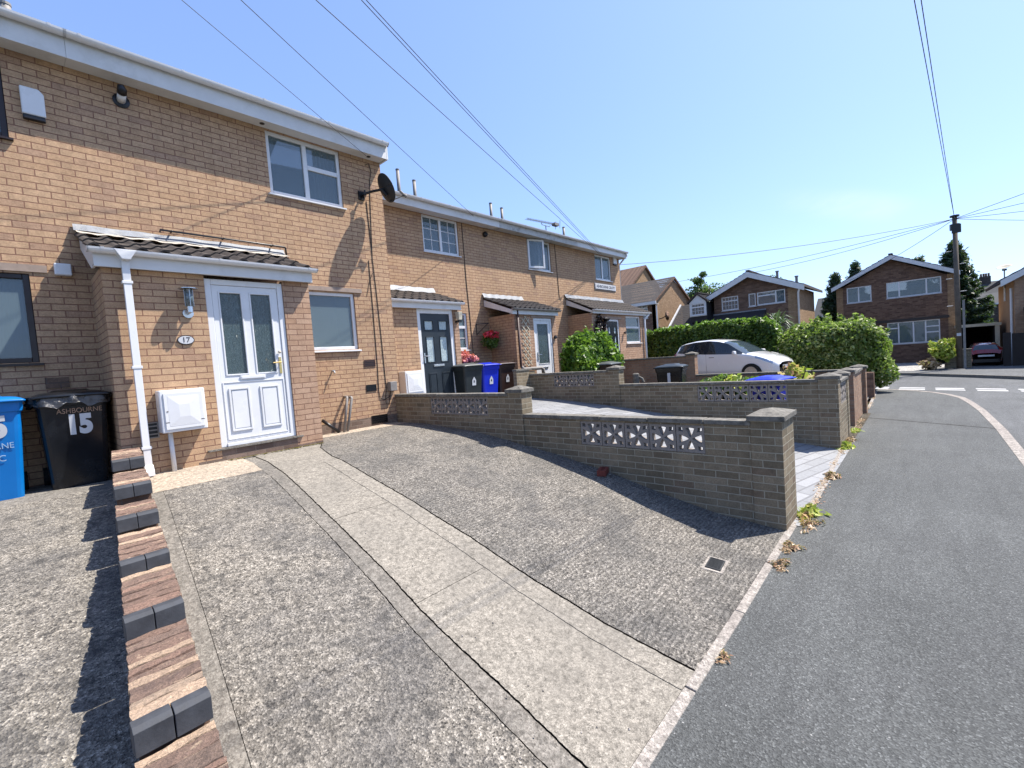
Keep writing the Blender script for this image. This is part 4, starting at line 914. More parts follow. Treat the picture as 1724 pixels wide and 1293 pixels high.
bb.obj('wall_body', 'brown', sw); tr.obj('tread', 'tread', sw)

# ---------------------------------------------------------------- wheelie bins
def bin_(label, loc, rz, body, lid, group, bag=False, open_=0):
    t = thing('wheelie_bin', label, 'wheelie bin', loc, group)
    O = Vector(loc); b = MB(lambda x, y, z: (x+O.x, y+O.y, z+O.z))
    nz = 10
    def ring(zf, grow=0):
        w = lerp(.225, .275, zf)+grow; f_ = lerp(-.24, -.33, zf)-grow; k = lerp(.24, .33, zf)+grow; r_ = .05
        pts = []
        for (cx, cy, a0) in ((w-r_, k-r_, 0), (-w+r_, k-r_, 90), (-w+r_, f_+r_, 180), (w-r_, f_+r_, 270)):
            for q in (0, 30, 60, 90): a = R(a0+q); pts.append((cx+r_*math.cos(a), cy+r_*math.sin(a)))
        return pts
    vs = []; zs = [0, .02, .15, .3, .45, .6, .75, .9, .93]
    for z in zs:
        pts = ring(z/.93)
        for (x, y) in pts:
            # arched recess on the front lower face
            if y < -.2 and .08 < z < .62 and abs(x) < .17: y += .018
            vs.append((x, y, z))
    m_ = 16; fs = [(i*m_+k, i*m_+(k+1) % m_, (i+1)*m_+(k+1) % m_, (i+1)*m_+k) for i in range(len(zs)-1) for k in range(m_)]+[tuple(range(m_)), tuple((len(zs)-1)*m_+k for k in range(m_))]
    b.add(vs, fs); bo = b.obj('bin_body', body, t, bevel=.004)
    TL = lambda x, y, z: (x+O.x, y+O.y, z+O.z)
    rm = MB(TL); r0 = ring(.95, .012); r1 = ring(1, .018)
    rm.add([(x, y, .87) for x, y in r0]+[(x, y, .965) for x, y in r1], [(k, (k+1) % 16, 16+(k+1) % 16, 16+k) for k in range(16)]+[tuple(range(16)), tuple(range(16, 32))]); rm.obj('bin_rim', body, t, bevel=.005)
    ld = MB(TL)
    def lf(s, tt):
        x = lerp(-.31, .31, s); y = lerp(-.38, .36, tt); e = 1-abs(2*s-1)**6; e2 = 1-abs(2*tt-1)**6
        z = .972+.045*e*e2+(.018 if .25 < s < .75 and .2 < tt < .85 else 0)
        c, sn = math.cos(open_), math.sin(open_); yy = .36; dy, dz = y-yy, z-.97
        return (x, yy+dy*c+dz*sn, .97+dz*c-dy*sn)
    ld.grid(lf, 20, 16)
    lo = ld.obj('bin_lid', lid, t, smooth=True, solid=.018)
    MB(TL).tube([(-.24, .37, .93), (-.24, .42, .97), (.24, .42, .97), (.24, .37, .93)], .014).obj('bin_handle', body, t, smooth=True)
    for sx in (-1, 1): MB(TL).tube([(sx*.20, .27, .10), (sx*.265, .27, .10)], .10, 16).obj('bin_wheel', 'tyre', t)
    if bag:
        bg_ = MB(TL)
        def bf(s, tt):
            a = 2*math.pi*s; w = .318+.014*math.sin(a*9+3*tt)+.012*math.sin(a*23+7*tt)+.008*math.sin(a*41-9*tt); k = (abs(math.cos(a))**5+abs(math.sin(a))**5)**(-.2)
            z = lerp(.985, .885+.022*math.sin(a*7)+.012*math.sin(a*17), tt); g2 = 1+.03*math.sin(tt*3.1)*math.sin(a*19)
            return (w*k*math.cos(a)*g2, (.36+.01*math.sin(a*11))*k*math.sin(a)*g2-.01, z)
        bg_.grid(bf, 120, 7); bg_.obj('bin_bag_edge', 'bag', t, smooth=True)
    t.rotation_euler.z = rz
    return t
def frontfn(O, yf=-.30, tilt=.10):
    # text laid on the sloping front face of a bin
    return lambda x, y, z: (x, yf-(y-.5)*tilt-z, y)
GB = 'wheelie bins of the near houses'
b15k = bin_('black wheelie bin with a white 15 and a crumpled bag under its lid', (.435, 7.0, -.985), 0, 'binblk', 'binblk', GB, bag=True)
def bintext(t, name, body, size, mat, cx, cz, sx=1.0, align='CENTER', bold=0.0):
    O = ORG[t]; return text(name, body, size, mat, t, lambda x, y, z: (O.x+cx+x, O.y-.2625-.0965*(cz+y-.15)-z, O.z+cz+y), sx=sx, align=align, bold=bold)
bintext(b15k, 'bin_number', '15', .27, 'deco', .03, .66, .78, bold=.016)
bintext(b15k, 'painted_writing', 'ASHBOURNE', .072, 'scrawl', .045, .815, .85)
b15b = bin_('bright blue wheelie bin cut by the left edge of the photo', (-.215, 6.96, -.99), 0, 'binblue', 'binblue', GB)
bintext(b15b, 'bin_number', '15', .27, 'deco', .06, .72, .78, bold=.016)
bintext(b15b, 'painted_writing', 'ASHBOURNE', .08, 'paintw', .0, .54, .85); bintext(b15b, 'painted_writing', 'ROAD  C', .085, 'paintw', -.02, .42, .9)
b19a = bin_('dark grey wheelie bin with a paler lid, left of three by the grey front door', (7.20, 8.02, -1.0), R(-4), 'bingrn', 'bingrey', GB)
b19b = bin_('royal blue wheelie bin, middle of three by the grey front door', (7.80, 8.06, -1.02), R(-3), 'binroyal', 'binroyal', GB)
b19c = bin_('dark brown wheelie bin, right of three by the grey front door', (8.40, 8.08, -1.02), R(-2), 'binbrn', 'binbrn', GB)
for t in (b19a, b19b, b19c):
    O = ORG[t]; q = MB(lambda x, y, z: (O.x+x, O.y-.2605-.0965*(z-.15)-y, O.z+z))
    q.prism([(-.055, .52), (.055, .52), (.055, .64), (0, .72), (-.055, .64)], 1, .001, .004); st = q.obj('house_sticker', 'deco', t)
    q = MB(lambda x, y, z: (O.x+x, O.y-.2605-.0965*(z-.15)-y, O.z+z)); q.box(-.016, .016, .0035, .0055, .585, .635).obj('sticker_print', 'ink', st)
b21a = bin_('black wheelie bin with a white sticker strip, in the garden beyond the second wall', (9.95, 4.22, -1.36), R(-78), 'binblk', 'bingrn', GB)
b21b = bin_('brown wheelie bin with its lid ajar between the round shrub and the brown brick wall', (10.05, 5.95, -1.22), R(-82), 'binbrn', 'bingrey', GB, open_=.0)
b21c = bin_('blue wheelie bin with only its lid showing above the second brick wall', (9.42, 2.15, -1.66), R(80), 'binroyal', 'binroyal', GB)
O = ORG[b21a]
MB(lambda x, y, z: (O.x+x, O.y+y, O.z+z)).box(-.03, .03, -.335, -.325, .30, .86).obj('sticker_strip', 'deco', b21a)

# ---------------------------------------------------------------- fixtures on the near houses
t = thing('gas_meter_box', 'white meter box on a white pipe between the porch downpipe and the white door', 'meter box', (1.31, 6.4, -.27), group='white meter boxes')
MB().box(1.10, 1.535, 6.30, 6.497, -.51, -.03).obj('box_body', 'upvc', t, bevel=.012)
MB().box(1.135, 1.505, 6.288, 6.301, -.475, -.065).frus((1.135, 1.505, 6.288, 6.288), (1.135, 1.505, 6.288, 6.288), -.4, -.39).obj('box_door', 'upvc', t, bevel=.004)
MB().add([(1.17, 6.287, -.44), (1.47, 6.287, -.44), (1.47, 6.287, -.10), (1.17, 6.287, -.10), (1.27, 6.279, -.34), (1.37, 6.279, -.34), (1.37, 6.279, -.20), (1.27, 6.279, -.20)], [(0, 1, 5, 4), (1, 2, 6, 5), (2, 3, 7, 6), (3, 0, 4, 7), (4, 5, 6, 7)]).obj('door_panel', 'upvc', t)
MB().lathe((1.16, 6.287, -.27), [(0, -.003), (.009, -.002), (.009, 0)], 10, axis=1).obj('box_lock', 'gpipe', t)
MB().tube([(1.19, 6.44, -.50), (1.195, 6.44, -1.0)], .024, 12).obj('supply_pipe', 'upvc', t, smooth=True)
t = thing('gas_meter_box', 'white meter box behind the garden wall beside the dark grey door', 'meter box', (5.63, 8.0, -.27), group='white meter boxes')
MB().box(5.42, 5.88, 7.86, 8.097, -.52, -.04).obj('box_body', 'upvc', t, bevel=.012); MB().box(5.46, 5.85, 7.848, 7.861, -.48, -.075).obj('box_door', 'upvc', t, bevel=.004)
MB().add([(5.50, 7.847, -.44), (5.81, 7.847, -.44), (5.81, 7.847, -.12), (5.50, 7.847, -.12), (5.60, 7.838, -.34), (5.71, 7.838, -.34), (5.71, 7.838, -.21), (5.60, 7.838, -.21)], [(0, 1, 5, 4), (1, 2, 6, 5), (2, 3, 7, 6), (3, 0, 4, 7), (4, 5, 6, 7)]).obj('door_panel', 'upvc', t)
single(MB().box(4.66, 4.80, 7.24, 7.347, -.37, -.20).obj('junction_box', 'gpipe', bevel=.008), 'small grey cable box on the brick corner above the garden wall', 'cable box')
def alarm(x, y, z, w, h, label):
    t = thing('alarm_box', label, 'alarm box', (x, y, z), group='alarm boxes on the brick walls')
    MB().prism([(x-w/2, z+h/2), (x+w/2-.04, z+h/2), (x+w/2, z+h/2-.05), (x+w/2, z-h/2+.05), (x-w/2, z-h/2+.05)], 1, y-.06, y).obj('box_body', 'upvc', t, bevel=.012)
    MB().box(x-w/2+.004, x+w/2-.008, y-.056, y-.003, z-h/2, z-h/2+.049).obj('box_base', 'blk', t, bevel=.008); return t
alarm(.45, 7.347, 3.26, .19, .35, 'white alarm box with a dark base at top left of the brick wall'); alarm(16.35, 8.997, 3.62, .24, .30, 'small white alarm box by the far upper window')
single(MB().box(.455, .60, 7.27, 7.347, 1.37, 1.505).obj('sensor_box', 'upvc', bevel=.012), 'small square white box on the brick wall left of the porch', 'sensor box')
t = thing('boiler_flue', 'round white flue with a black cowl under the white eaves, top left', 'flue', (1.24, 7.3, 3.62))
MB().lathe((1.24, 7.348, 3.60), [(.085, 0), (.085, -.012), (.06, -.02), (0, -.02)], 20, axis=1).obj('wall_collar', 'blk', t)
MB().tube([(1.24, 7.34, 3.60), (1.235, 7.22, 3.64)], .045, 16).obj('flue_pipe', 'upvc', t, smooth=True)
MB().tube([(1.235, 7.222, 3.64), (1.233, 7.18, 3.66), (1.22, 7.16, 3.71)], [.05, .05, .03], 14).obj('flue_cowl', 'blk', t, smooth=True)
MB().lathe((1.45, 6.498, .545), [(0, -.012)], 4, axis=1)
t = thing('house_number_plaque', 'oval white plaque reading 17 below the wall lamp', 'number plaque', (1.45, 6.49, .545))
def oval(rx, rz, y0, y1): 
    pts = [(1.45+rx*math.cos(a), .545+rz*math.sin(a)) for a in [2*math.pi*i/32 for i in range(32)]]
    return MB().prism(pts, 1, y0, y1)
oval(.086, .056, 6.484, 6.498).obj('plaque_rim', 'ink', t); oval(.077, .047, 6.481, 6.4835).obj('plaque_face', 'deco', t, bevel=.001)
text('plaque_number', '17', .085, 'ink', t, lambda x, y, z: (1.45+x, 6.4795-z, .545+y))
# street lamp style wall lantern with flat hat
t = thing('wall_lamp', 'stainless wall lamp with a flat round hat beside the white front door', 'wall lamp', (1.52, 6.42, .95), group='wall lamps by the doors')
MB().lathe((1.50, 6.495, .86), [(.055, 0), (.055, -.018), (0, -.02)], 18, axis=1).tube([(1.50, 6.48, .86), (1.50, 6.40, .86), (1.50, 6.38, .91)], .014).lathe((1.50, 6.38, .86), [(0, 0), (.03, .0), (.03, .07), (0, .07)], 16).obj('lamp_bracket', 'steel', t, smooth=False)
MB().lathe((1.50, 6.38, 1.135), [(0, .018), (.095, .004), (.095, -.003), (0, .0)], 28).obj('lamp_hat', 'steel', t)
MB().lathe((1.50, 6.38, .93), [(.042, 0), (.042, .205), (.036, .205), (.036, 0)], 20).obj('lamp_glass', 'glass', t, smooth=True)
MB().tube([(1.50+.043, 6.38, .93), (1.50+.043, 6.38, 1.14)], .003).tube([(1.50-.043, 6.38, .93), (1.50-.043, 6.38, 1.14)], .003).tube([(1.50, 6.337, .93), (1.50, 6.337, 1.14)], .003).tube([(1.5, 6.38, .93), (1.5, 6.38, 1.06)], .012).obj('lamp_cage', 'steel', t)
t = thing('wall_lamp', 'cream glass wall lamp above the bins, right of the dark grey door', 'wall lamp', (7.12, 7.98, 1.1), group='wall lamps by the doors')
MB().frus((7.06, 7.16, 7.93, 8.03), (7.05, 7.17, 7.92, 8.04), 1.05, 1.24).obj('lamp_glass', 'trel', t, bevel=.01); MB().box(7.07, 7.15, 7.94, 8.09, 1.0, 1.05).obj('lamp_bracket', 'blk', t)
t = thing('wall_lamp', 'small dark wall lamp left of the black front door', 'wall lamp', (13.6, 7.95, 1.1), group='wall lamps by the doors')
MB().frus((13.58, 13.70, 7.88, 7.98), (13.53, 13.75, 7.84, 8.02), 1.12, 1.2).lathe((13.64, 7.93, 1.2), [(.09, 0), (0, .06)], 4).obj('lamp_hood', 'blk', t); MB().tube([(13.64, 8.05, 1.05), (13.64, 7.93, 1.02), (13.64, 7.93, 1.12)], .014).obj('lamp_bracket', 'blk', t)
MB().lathe((10.84, 8.02, .62), [(0, -.03), (.05, -.02), (.05, .03)], 12, axis=1).obj('door_bell_plate', 'blk', h21); MB().tube([(15.0, 8.0, .76), (15.0, 7.97, .70)], .05).obj('wall_light', 'dkframe', h23)
# satellite dish on the brick corner
t = thing('satellite_dish', 'dark grey satellite dish seen from behind on the brick corner under the eaves', 'satellite dish', (4.70, 7.0, 3.17))
nd = Vector((.90, -.10, .42)).normalized(); ua = nd.cross(Vector((0, 0, 1))).normalized(); va = ua.cross(nd).normalized(); Cc = Vector((4.70, 6.97, 3.19))
def df(s, tt, off=0):
    a = 2*math.pi*s; rr = .235*tt; p_ = Cc+ua*rr*.92*math.cos(a)+va*rr*1.05*math.sin(a)+nd*(.055*tt*tt+off); return tuple(p_)
b = MB().grid(lambda s, tt: df(s, tt), 48, 10); b.grid(lambda s, tt: df(s, 1, -.006+.012*tt), 48, 1); b.obj('dish_reflector', 'dish', t, smooth=True, solid=.004)
MB().tube([Cc-nd*.01, Cc-nd*.05, (4.55, 7.15, 3.16), (4.47, 7.25, 3.13)], .022).box(4.41, 4.52, 7.325, 7.347, 3.05, 3.20).tube([(4.47, 7.33, 3.12), (4.47, 7.22, 3.12), (4.47, 7.22, 3.19)], .018).tube([tuple(Cc+ua*.02-va*.12-nd*.02), tuple(Cc-nd*.05)], .03).obj('dish_mount', 'blk', t, smooth=False)
tip = Cc+nd*.34-va*.20
MB().tube([tuple(Cc-va*.22), tuple(tip)], .009).obj('feed_arm', 'blk', t); MB().tube([tuple(tip), tuple(tip-nd*.05+va*.09)], .022, 12).tube([tuple(tip+va*.0), tuple(tip+nd*.03-va*.03)], .03, 12).obj('feed_horn', 'gpipe', t, smooth=False)
# tv aerial
t = thing('tv_aerial', 'long thin television aerial above the roof gutter', 'aerial', (13.66, 10.2, 4.4))
MB().tube([(13.67, 10.2, 4.2), (13.67, 10.2, 4.87)], .018).tube([(13.4, 10.2, 4.95), (13.45, 10.2, 4.87), (13.9, 10.2, 4.87), (13.95, 10.2, 4.93)], .012).obj('mast', 'gpipe', t)
b = MB().tube([(12.6, 10.2, 4.93), (14.4, 10.2, 5.02)], .007)
for i in range(18): x = lerp(12.62, 14.1, i/17); z = lerp(4.93, 5.01, i/17); b.tube([(x, 10.1, z), (x, 10.3, z)], .006, 4); b.tube([(x, 10.2, z-.05), (x, 10.2, z+.05)], .006, 4)
b.tube([(14.4, 10.1, 4.88), (14.45, 10.1, 5.18)], .01, 4).tube([(14.4, 10.3, 4.88), (14.45, 10.3, 5.18)], .01, 4).box(14.15, 14.4, 10.12, 10.28, 4.96, 5.06); b.obj('aerial_boom', 'gpipe', t)
# street name plate
t = thing('street_name_sign', 'white street name plate on the brick below the far upper window', 'sign', (15.55, 8.98, 2.55))
MB().box(14.80, 16.30, 8.965, 8.985, 2.46, 2.655).obj('sign_plate', 'deco', t, bevel=.006)
MB().box(14.77, 16.33, 8.985, 8.998, 2.43, 2.685).obj('sign_backing', 'gpipe', t)
text('sign_lettering', 'ASHBOURNE CROFT', .145, 'ink', t, lambda x, y, z: (15.55+x, 8.963-z, 2.555+y), sx=1.0)
# trellises
def trellis(u0, u1, z0, z1, Y, label, mat='trel'):
    b = MB(); sp = .14; w = .017; hgt = z1-z0
    k = -int(hgt/sp)-2
    while k*sp < (u1-u0)+hgt:
        for s_ in (1, -1):
            a = u0+k*sp if s_ > 0 else u1-k*sp
            p0 = (a, z0); t0 = max(0, (u0-a)/s_ if s_ > 0 else (a-u1)); t1 = min(hgt, (u1-a) if s_ > 0 else (a-u0))
            if t1 > t0+.02:
                x0, x1 = a+s_*t0, a+s_*t1; yy = Y-(.0 if s_ > 0 else .012)
                b.add([(x0-w, yy, z0+t0), (x0+w, yy, z0+t0), (x1+w, yy, z0+t1), (x1-w, yy, z0+t1), (x0-w, yy+.010, z0+t0), (x0+w, yy+.010, z0+t0), (x1+w, yy+.010, z0+t1), (x1-w, yy+.010, z0+t1)], [(0, 1, 2, 3), (4, 7, 6, 5), (0, 4, 5, 1), (1, 5, 6, 2), (2, 6, 7, 3), (3, 7, 4, 0)])
        k += 1.35
    return single(b.obj('trellis', mat), label, 'trellis', 'garden trellises on the porches')
trellis(9.38, 9.70, -.16, 1.20, 8.03, 'tall cream diamond trellis beside the half glazed white door')
trellis(13.05, 13.55, -.1, 1.15, 8.03, 'cream trellis with dark red climber beside the black door')
p_, n_ = blobpts(900, (13.3, 7.98, .85), (.33, .06, .42), .3, .3)
t = thing('climber', 'dark red climbing plant on the trellis by the black door', 'climbing plant', (13.3, 7.98, 0)); leaves('foliage', p_, n_, .05, 'dkframe', t)
MB().tube([(13.3, 7.98, -.9), (13.25, 7.98, .4), (13.35, 7.98, .9)], .012).obj('stem', 'bark', t)

# hanging basket and potted hydrangea by number 19
t = thing('hanging_basket', 'hanging basket with red flowers in the shaded corner above the bins', 'hanging basket', (8.83, 8.7, .66))
MB().tube([(8.6, 8.985, 1.10), (8.6, 8.985, .78)], .01).tube([(8.6, 8.985, 1.08), (8.83, 8.72, 1.08)], .01).tube([(8.6, 8.985, .8), (8.8, 8.75, 1.07)], .008).obj('wall_bracket', 'blk', t)
MB().tube([(8.83, 8.72, 1.08), (8.72, 8.7, .72)], .003).tube([(8.83, 8.72, 1.08), (8.95, 8.7, .72)], .003).obj('chain', 'blk', t)
MB().lathe((8.83, 8.70, .56), [(0, -.12), (.12, -.06), (.16, .1), (0, .1)], 16).obj('basket', 'blk', t)
p_, n_ = blobpts(1300, (8.83, 8.70, .62), (.22, .2, .23), .3, .4); leaves('foliage', p_, n_, .045, 'leafh', t)
p_, n_ = blobpts(260, (8.78, 8.66, .75), (.22, .18, .12), .4, .6); leaves('flowers', p_, n_, .05, 'redfl', t)
t = thing('potted_hydrangea', 'pink hydrangea in a pot behind the dark grey bin', 'potted plant', (7.8, 8.7, -.95))
MB().lathe((7.8, 8.72, -.95), [(0, 0), (.14, 0), (.19, .35), (.16, .35), (0, .3)], 18).obj('plant_pot', 'brown', t)
p_, n_ = blobpts(1500, (7.8, 8.72, -.3), (.26, .24, .38), .3, .3); leaves('foliage', p_, n_, .06, 'leafh', t)
p_, n_ = blobpts(1600, (7.8, 8.68, .16), (.24, .22, .15), .5, .6); leaves('flowers', p_, n_, .045, 'pink', t)

# loose red brick, drain grate
t = thing('loose_brick', 'single red brick with holes lying at the foot of the near garden wall', 'brick', (4.68, 2.90, -1.40))
b = MB(); bq = wall('brick_body', lambda u, dd, z: (4.68+u*math.cos(.35)-z*math.sin(.35), 2.90+u*math.sin(.35)+z*math.cos(.35), -1.428+.065-dd), -.107, .107, -.051, .051, [(-.075, -.035, -.02, .02), (-.02, .02, -.02, .02), (.035, .075, -.02, .02)], .065, 'red', t)
t = thing('drain_grate', 'small slotted drain grate set in the near drive by the pavement', 'drain grate', (3.68, 1.30, -1.76)); b = MB(); f_ = MB()
ca, sa = math.cos(.1), math.sin(.1); TG = lambda x, y, z: (3.70+(x*ca-y*sa)*.72, 1.30+(x*sa+y*ca)*.72, prof(1.30+(x*sa+y*ca)*.72)+z)
b = MB(TG); b.box(-.13, .13, -.08, -.068, 0, .012).box(-.13, .13, .068, .08, 0, .012).box(-.13, -.118, -.068, .068, 0, .012).box(.118, .13, -.068, .068, 0, .012)
for i in range(9): x = -.10+i*.025; b.box(x-.006, x+.006, -.068, .068, .001, .010)
b.obj('grate_bars', 'dish', t)
MB(TG).box(-.118, .118, -.068, .068, -.01, .003).obj('grate_pit', 'blk', t)
fr = MB(TG); fr.box(-.17, .17, -.11, -.0805, -.02, .004).box(-.17, .17, .0805, .11, -.02, .004).box(-.17, -.1305, -.0805, .0805, -.02, .004).box(.1305, .17, -.0805, .0805, -.02, .004); fr.obj('grate_surround', 'kerb', t)

# weeds along the foot of the walls and the pavement edge
def weed(x, y, z, r_, h, mat, n_, label, leaf=.04, asp=3.0, grp='weeds along the pavement edge'):
    if mat == 'dry': leaf *= .42; n_ = int(n_*2.6); r_ *= .8; asp = 3.5
    else: leaf *= .75; n_ = int(n_*1.4)
    t = thing('weed', label, 'weed', (x, y, z), group=grp)
    a = RNG.random(n_)*2*math.pi; rr = r_*RNG.random(n_)**.9; rag = 1+.5*np.sin(a*3+x*7)+.3*np.sin(a*7+x)
    pts = np.stack([x+1.3*rr*rag*np.cos(a), y+.75*rr*rag*np.sin(a), z+.004+h*(1-rr/r_)*RNG.random(n_)**1.5+.004], 1)
    nr = np.stack([np.cos(a)*.5, np.sin(a)*.5, np.full(n_, .9)], 1); leaves('foliage', pts, nr, leaf, mat, t, asp, .5)
    MB().tube([(x, y, z-.02), (x+.01, y, z+h*.6)], .004, 5).obj('stem', 'bark', t)
weed(5.42, .92, -1.795, .12, .11, 'leafy', 100, 'clump of yellow green weed at the corner of the near brick pier', .05)
weed(5.30, .93, -1.795, .10, .09, 'leafp', 40, 'reddish weed between the near brick pier and the yellow weed', .035)
weed(5.10, .88, -1.795, .17, .02, 'dry', 90, 'pale dried moss at the foot of the near brick pier', .03, 2.0)
weed(4.42, .91, -1.795, .10, .05, 'dry', 90, 'brown dried weed on the drive edge just before the near pier', .035)
weed(4.02, .90, -1.795, .09, .05, 'dry', 80, 'brown dried weed on the drive edge opposite the drain grate', .03)
weed(2.62, .90, -1.795, .05, .03, 'dry', 35, 'tiny dried tuft halfway along the near drive edge', .025)
weed(7.0, .94, -1.795, .12, .07, 'dry', 80, 'reddish dried weed where the pale paved drive meets the pavement', .05)
weed(8.95, 1.0, -1.795, .12, .10, 'leafy', 90, 'yellow weed at the foot of the second brick pier', .05)
for i, (x, y) in enumerate(((9.6, 1.0), (10.6, 1.02))): weed(x, y, -1.795, .12, .04, 'dry' if i % 2 == 0 else 'leafy', 60, ('dried leaves at the foot of the front wall', 'low weed in the gateway after the front wall', 'dried leaves at the foot of the reddish pier', 'low weed at the foot of the reddish front wall')[i], .05)
p_ = []; 
for k in range(240): p_.append((random.uniform(1.75, 2.95), 6.47-abs(random.gauss(0, .03)), prof(6.45)+.008))
t = quadmesh('leaf_litter', np.array([[(x-.015, y, z), (x, y-.012, z+.006), (x+.016, y, z), (x, y+.012, z)] for x, y, z in p_]), 'dry'); tag(t, 'brown leaf litter and dirt gathered below the white door', 'leaf litter', kind='stuff')
q_ = []
for k in range(2600):
    x = random.uniform(5.2, 16.5); y = edge(x)+random.gauss(-.03, .028)+.02*math.sin(x*5); dens = math.sin(x*2.3)+math.sin(x*5.9)
    if dens < random.uniform(-.6, 1.2): continue
    s_ = random.uniform(.006, .02); a = random.random()*6.28; ca_, sa_ = math.cos(a)*s_, math.sin(a)*s_; z = -1.792+random.random()*.012
    q_.append([(x-ca_, y-sa_, z), (x+sa_*.5, y-ca_*.5, z+.004), (x+ca_, y+sa_, z+random.random()*.008), (x-sa_*.5, y+ca_*.5, z)])
t = quadmesh('leaf_litter', np.array(q_), 'dry'); tag(t, 'ragged line of dried moss and litter in the crack at the foot of the front walls', 'leaf litter', kind='stuff')
pb = []
for k in range(260):
    x = random.uniform(1.3, 4.7); y = random.uniform(1.0, 6.8); s_ = random.uniform(.003, .008)
    pb.append((x, y, prof(y)+.003, s_))
b = MB()
for x, y, z, s_ in pb: b.add([(x-s_, y, z), (x, y-s_, z), (x+s_, y, z), (x, y+s_, z), (x, y, z+s_)], [(0, 1, 4), (1, 2, 4), (2, 3, 4), (3, 0, 4)])
for k in range(160):
    x = random.uniform(1.5, 12); y = random.uniform(-.85, .85); s_ = random.uniform(.003, .008); z = -1.8
    b.add([(x-s_, y, z), (x, y-s_, z), (x+s_, y, z), (x, y+s_, z), (x, y, z+s_)], [(0, 1, 4), (1, 2, 4), (2, 3, 4), (3, 0, 4)])
tag(b.obj('grit', 'kerb'), 'loose pale grit scattered over the drive and pavement', 'grit', kind='stuff')

# ---------------------------------------------------------------- planting
def shoots(t, c, rad, n, mat, leaf, up=.55):
    P_, Nn = [], []
    for k in range(n):
        dv = Vector((random.gauss(0, 1), random.gauss(0, 1), abs(random.gauss(0, .9))+.05)).normalized(); st = Vector((c[0]+dv.x*rad[0]*.95, c[1]+dv.y*rad[1]*.95, c[2]+dv.z*rad[2]*.95))
        gd = (dv+Vector((0, 0, up))+Vector((random.gauss(0, .3), random.gauss(0, .3), 0))).normalized(); L = random.uniform(.10, .30)
        for i in range(11): q = st+gd*L*i/10; P_.append((q.x+random.gauss(0, .018), q.y+random.gauss(0, .018), q.z+random.gauss(0, .018))); Nn.append(tuple(gd))
    leaves('foliage', np.array(P_), np.array(Nn), leaf*.8, mat, t, 2.2, 1.0)
t = thing('shrub', 'bright green rounded shrub in front of the porch with the black door', 'shrub', (10.2, 6.6, -1.15))
p_, n_ = blobpts(13000, (10.30, 6.55, -.28), (.86, .55, .84), .22, .66, power=2.6, nl=50); leaves('foliage', p_, n_, .07, 'leafn', t, 2.0, 1.1)
core('dark_filler', (10.30, 6.55, -.34), (.62, .38, .66), t, power=2.6); shoots(t, (10.30, 6.55, -.28), (.86, .55, .84), 60, 'leafn', .065)
t = thing('hedge', 'long clipped green hedge behind the white car', 'hedge', (18.6, 6.3, -1.6))
def hedgepts(n, x0, x1, y0, y1, z0, ztop):
    P_, Nn = [], []
    A = [(y1-y0)*(2.2), (y1-y0)*(x1-x0), (x1-x0)*2.2]; A = [A[0], A[0], A[1], A[2], A[2]]; tot = sum(A)
    for k, a in enumerate(A):
        m_ = int(n*a/tot); u, v, w = RNG.random(m_), RNG.random(m_), .22*RNG.random(m_)**1.6-.06
        if k < 2: y = y0+(y1-y0)*u; zt = ztop(y); z = z0+(zt-z0)*v; x = (x0+w) if k == 0 else (x1-w); nn = np.tile([-1 if k == 0 else 1, 0, .3], (m_, 1))
        elif k == 2: y = y0+(y1-y0)*u; x = x0+(x1-x0)*v; z = ztop(y)-w; nn = np.tile([0, 0, 1], (m_, 1))
        else: x = x0+(x1-x0)*u; yy = y0 if k == 3 else y1; y = np.full(m_, yy)+(w if k == 3 else -w); z = z0+(ztop(y)-z0)*v; nn = np.tile([0, -1 if k == 3 else 1, .3], (m_, 1))
        wob = .07*np.sin(y*3.1+z*2)+.05*np.sin(y*7.7+x*4)+.04*np.sin(z*9+y*5); x = x+wob*(1 if k else 1); z = z+wob*.6
        P_.append(np.stack([x, y, z], 1)); Nn.append(nn.astype(float))
    return np.concatenate(P_), np.concatenate(Nn)
ht = lambda y: np.interp(y, [3.9, 4.3, 5.0, 6.5, 8.7, 12], [.50, .74, .80, .84, .72, .68])
p_, n_ = hedgepts(60000, 18.3, 19.2, 3.95, 12, -1.8, ht); leaves('foliage', p_, n_, .065, 'leafh', t, 1.8, .95)
P_, Nn = [], []
for k in range(420):
    y = random.uniform(4.0, 11.5); x = random.uniform(18.3, 19.1); z = float(ht(y)); gd = Vector((random.gauss(0, .3), random.gauss(0, .3), 1)).normalized(); L = random.uniform(.06, .20)
    for i in range(8): q = Vector((x, y, z))+gd*L*i/7; P_.append((q.x+random.gauss(0, .015), q.y+random.gauss(0, .015), q.z)); Nn.append(tuple(gd))
leaves('foliage', np.array(P_), np.array(Nn), .07, 'leafn', t, 2.2, 1.0)
MB().add([(18.45, 4.1, -1.9), (19.05, 4.1, -1.9), (19.05, 11.9, -1.9), (18.45, 11.9, -1.9), (18.45, 4.15, .45), (19.05, 4.15, .45), (19.05, 11.9, .5), (18.45, 11.9, .5)], [(0, 1, 5, 4), (1, 2, 6, 5), (2, 3, 7, 6), (3, 0, 4, 7), (4, 5, 6, 7)]).obj('dark_filler', 'core', t)  # plain dark box added inside the hedge to block the view through
t = thing('shrub', 'large round light green bush overhanging the pavement corner', 'shrub', (18.7, 2.3, -1.7))
p_, n_ = blobpts(46000, (18.7, 2.22, -.46), (1.15, 1.38, 1.10), .20, .66, power=2.4, nl=60); leaves('foliage', p_, n_, .064, 'leafb', t, 1.9, 1.1)
core('dark_filler', (18.7, 2.25, -.52), (.82, 1.0, .82), t, power=2.4); shoots(t, (18.7, 2.22, -.46), (1.15, 1.38, 1.12), 150, 'leafb', .085)
MB().tube([(18.7, 2.3, -1.9), (18.65, 2.3, -1.0)], .06).obj('stem', 'bark', t)
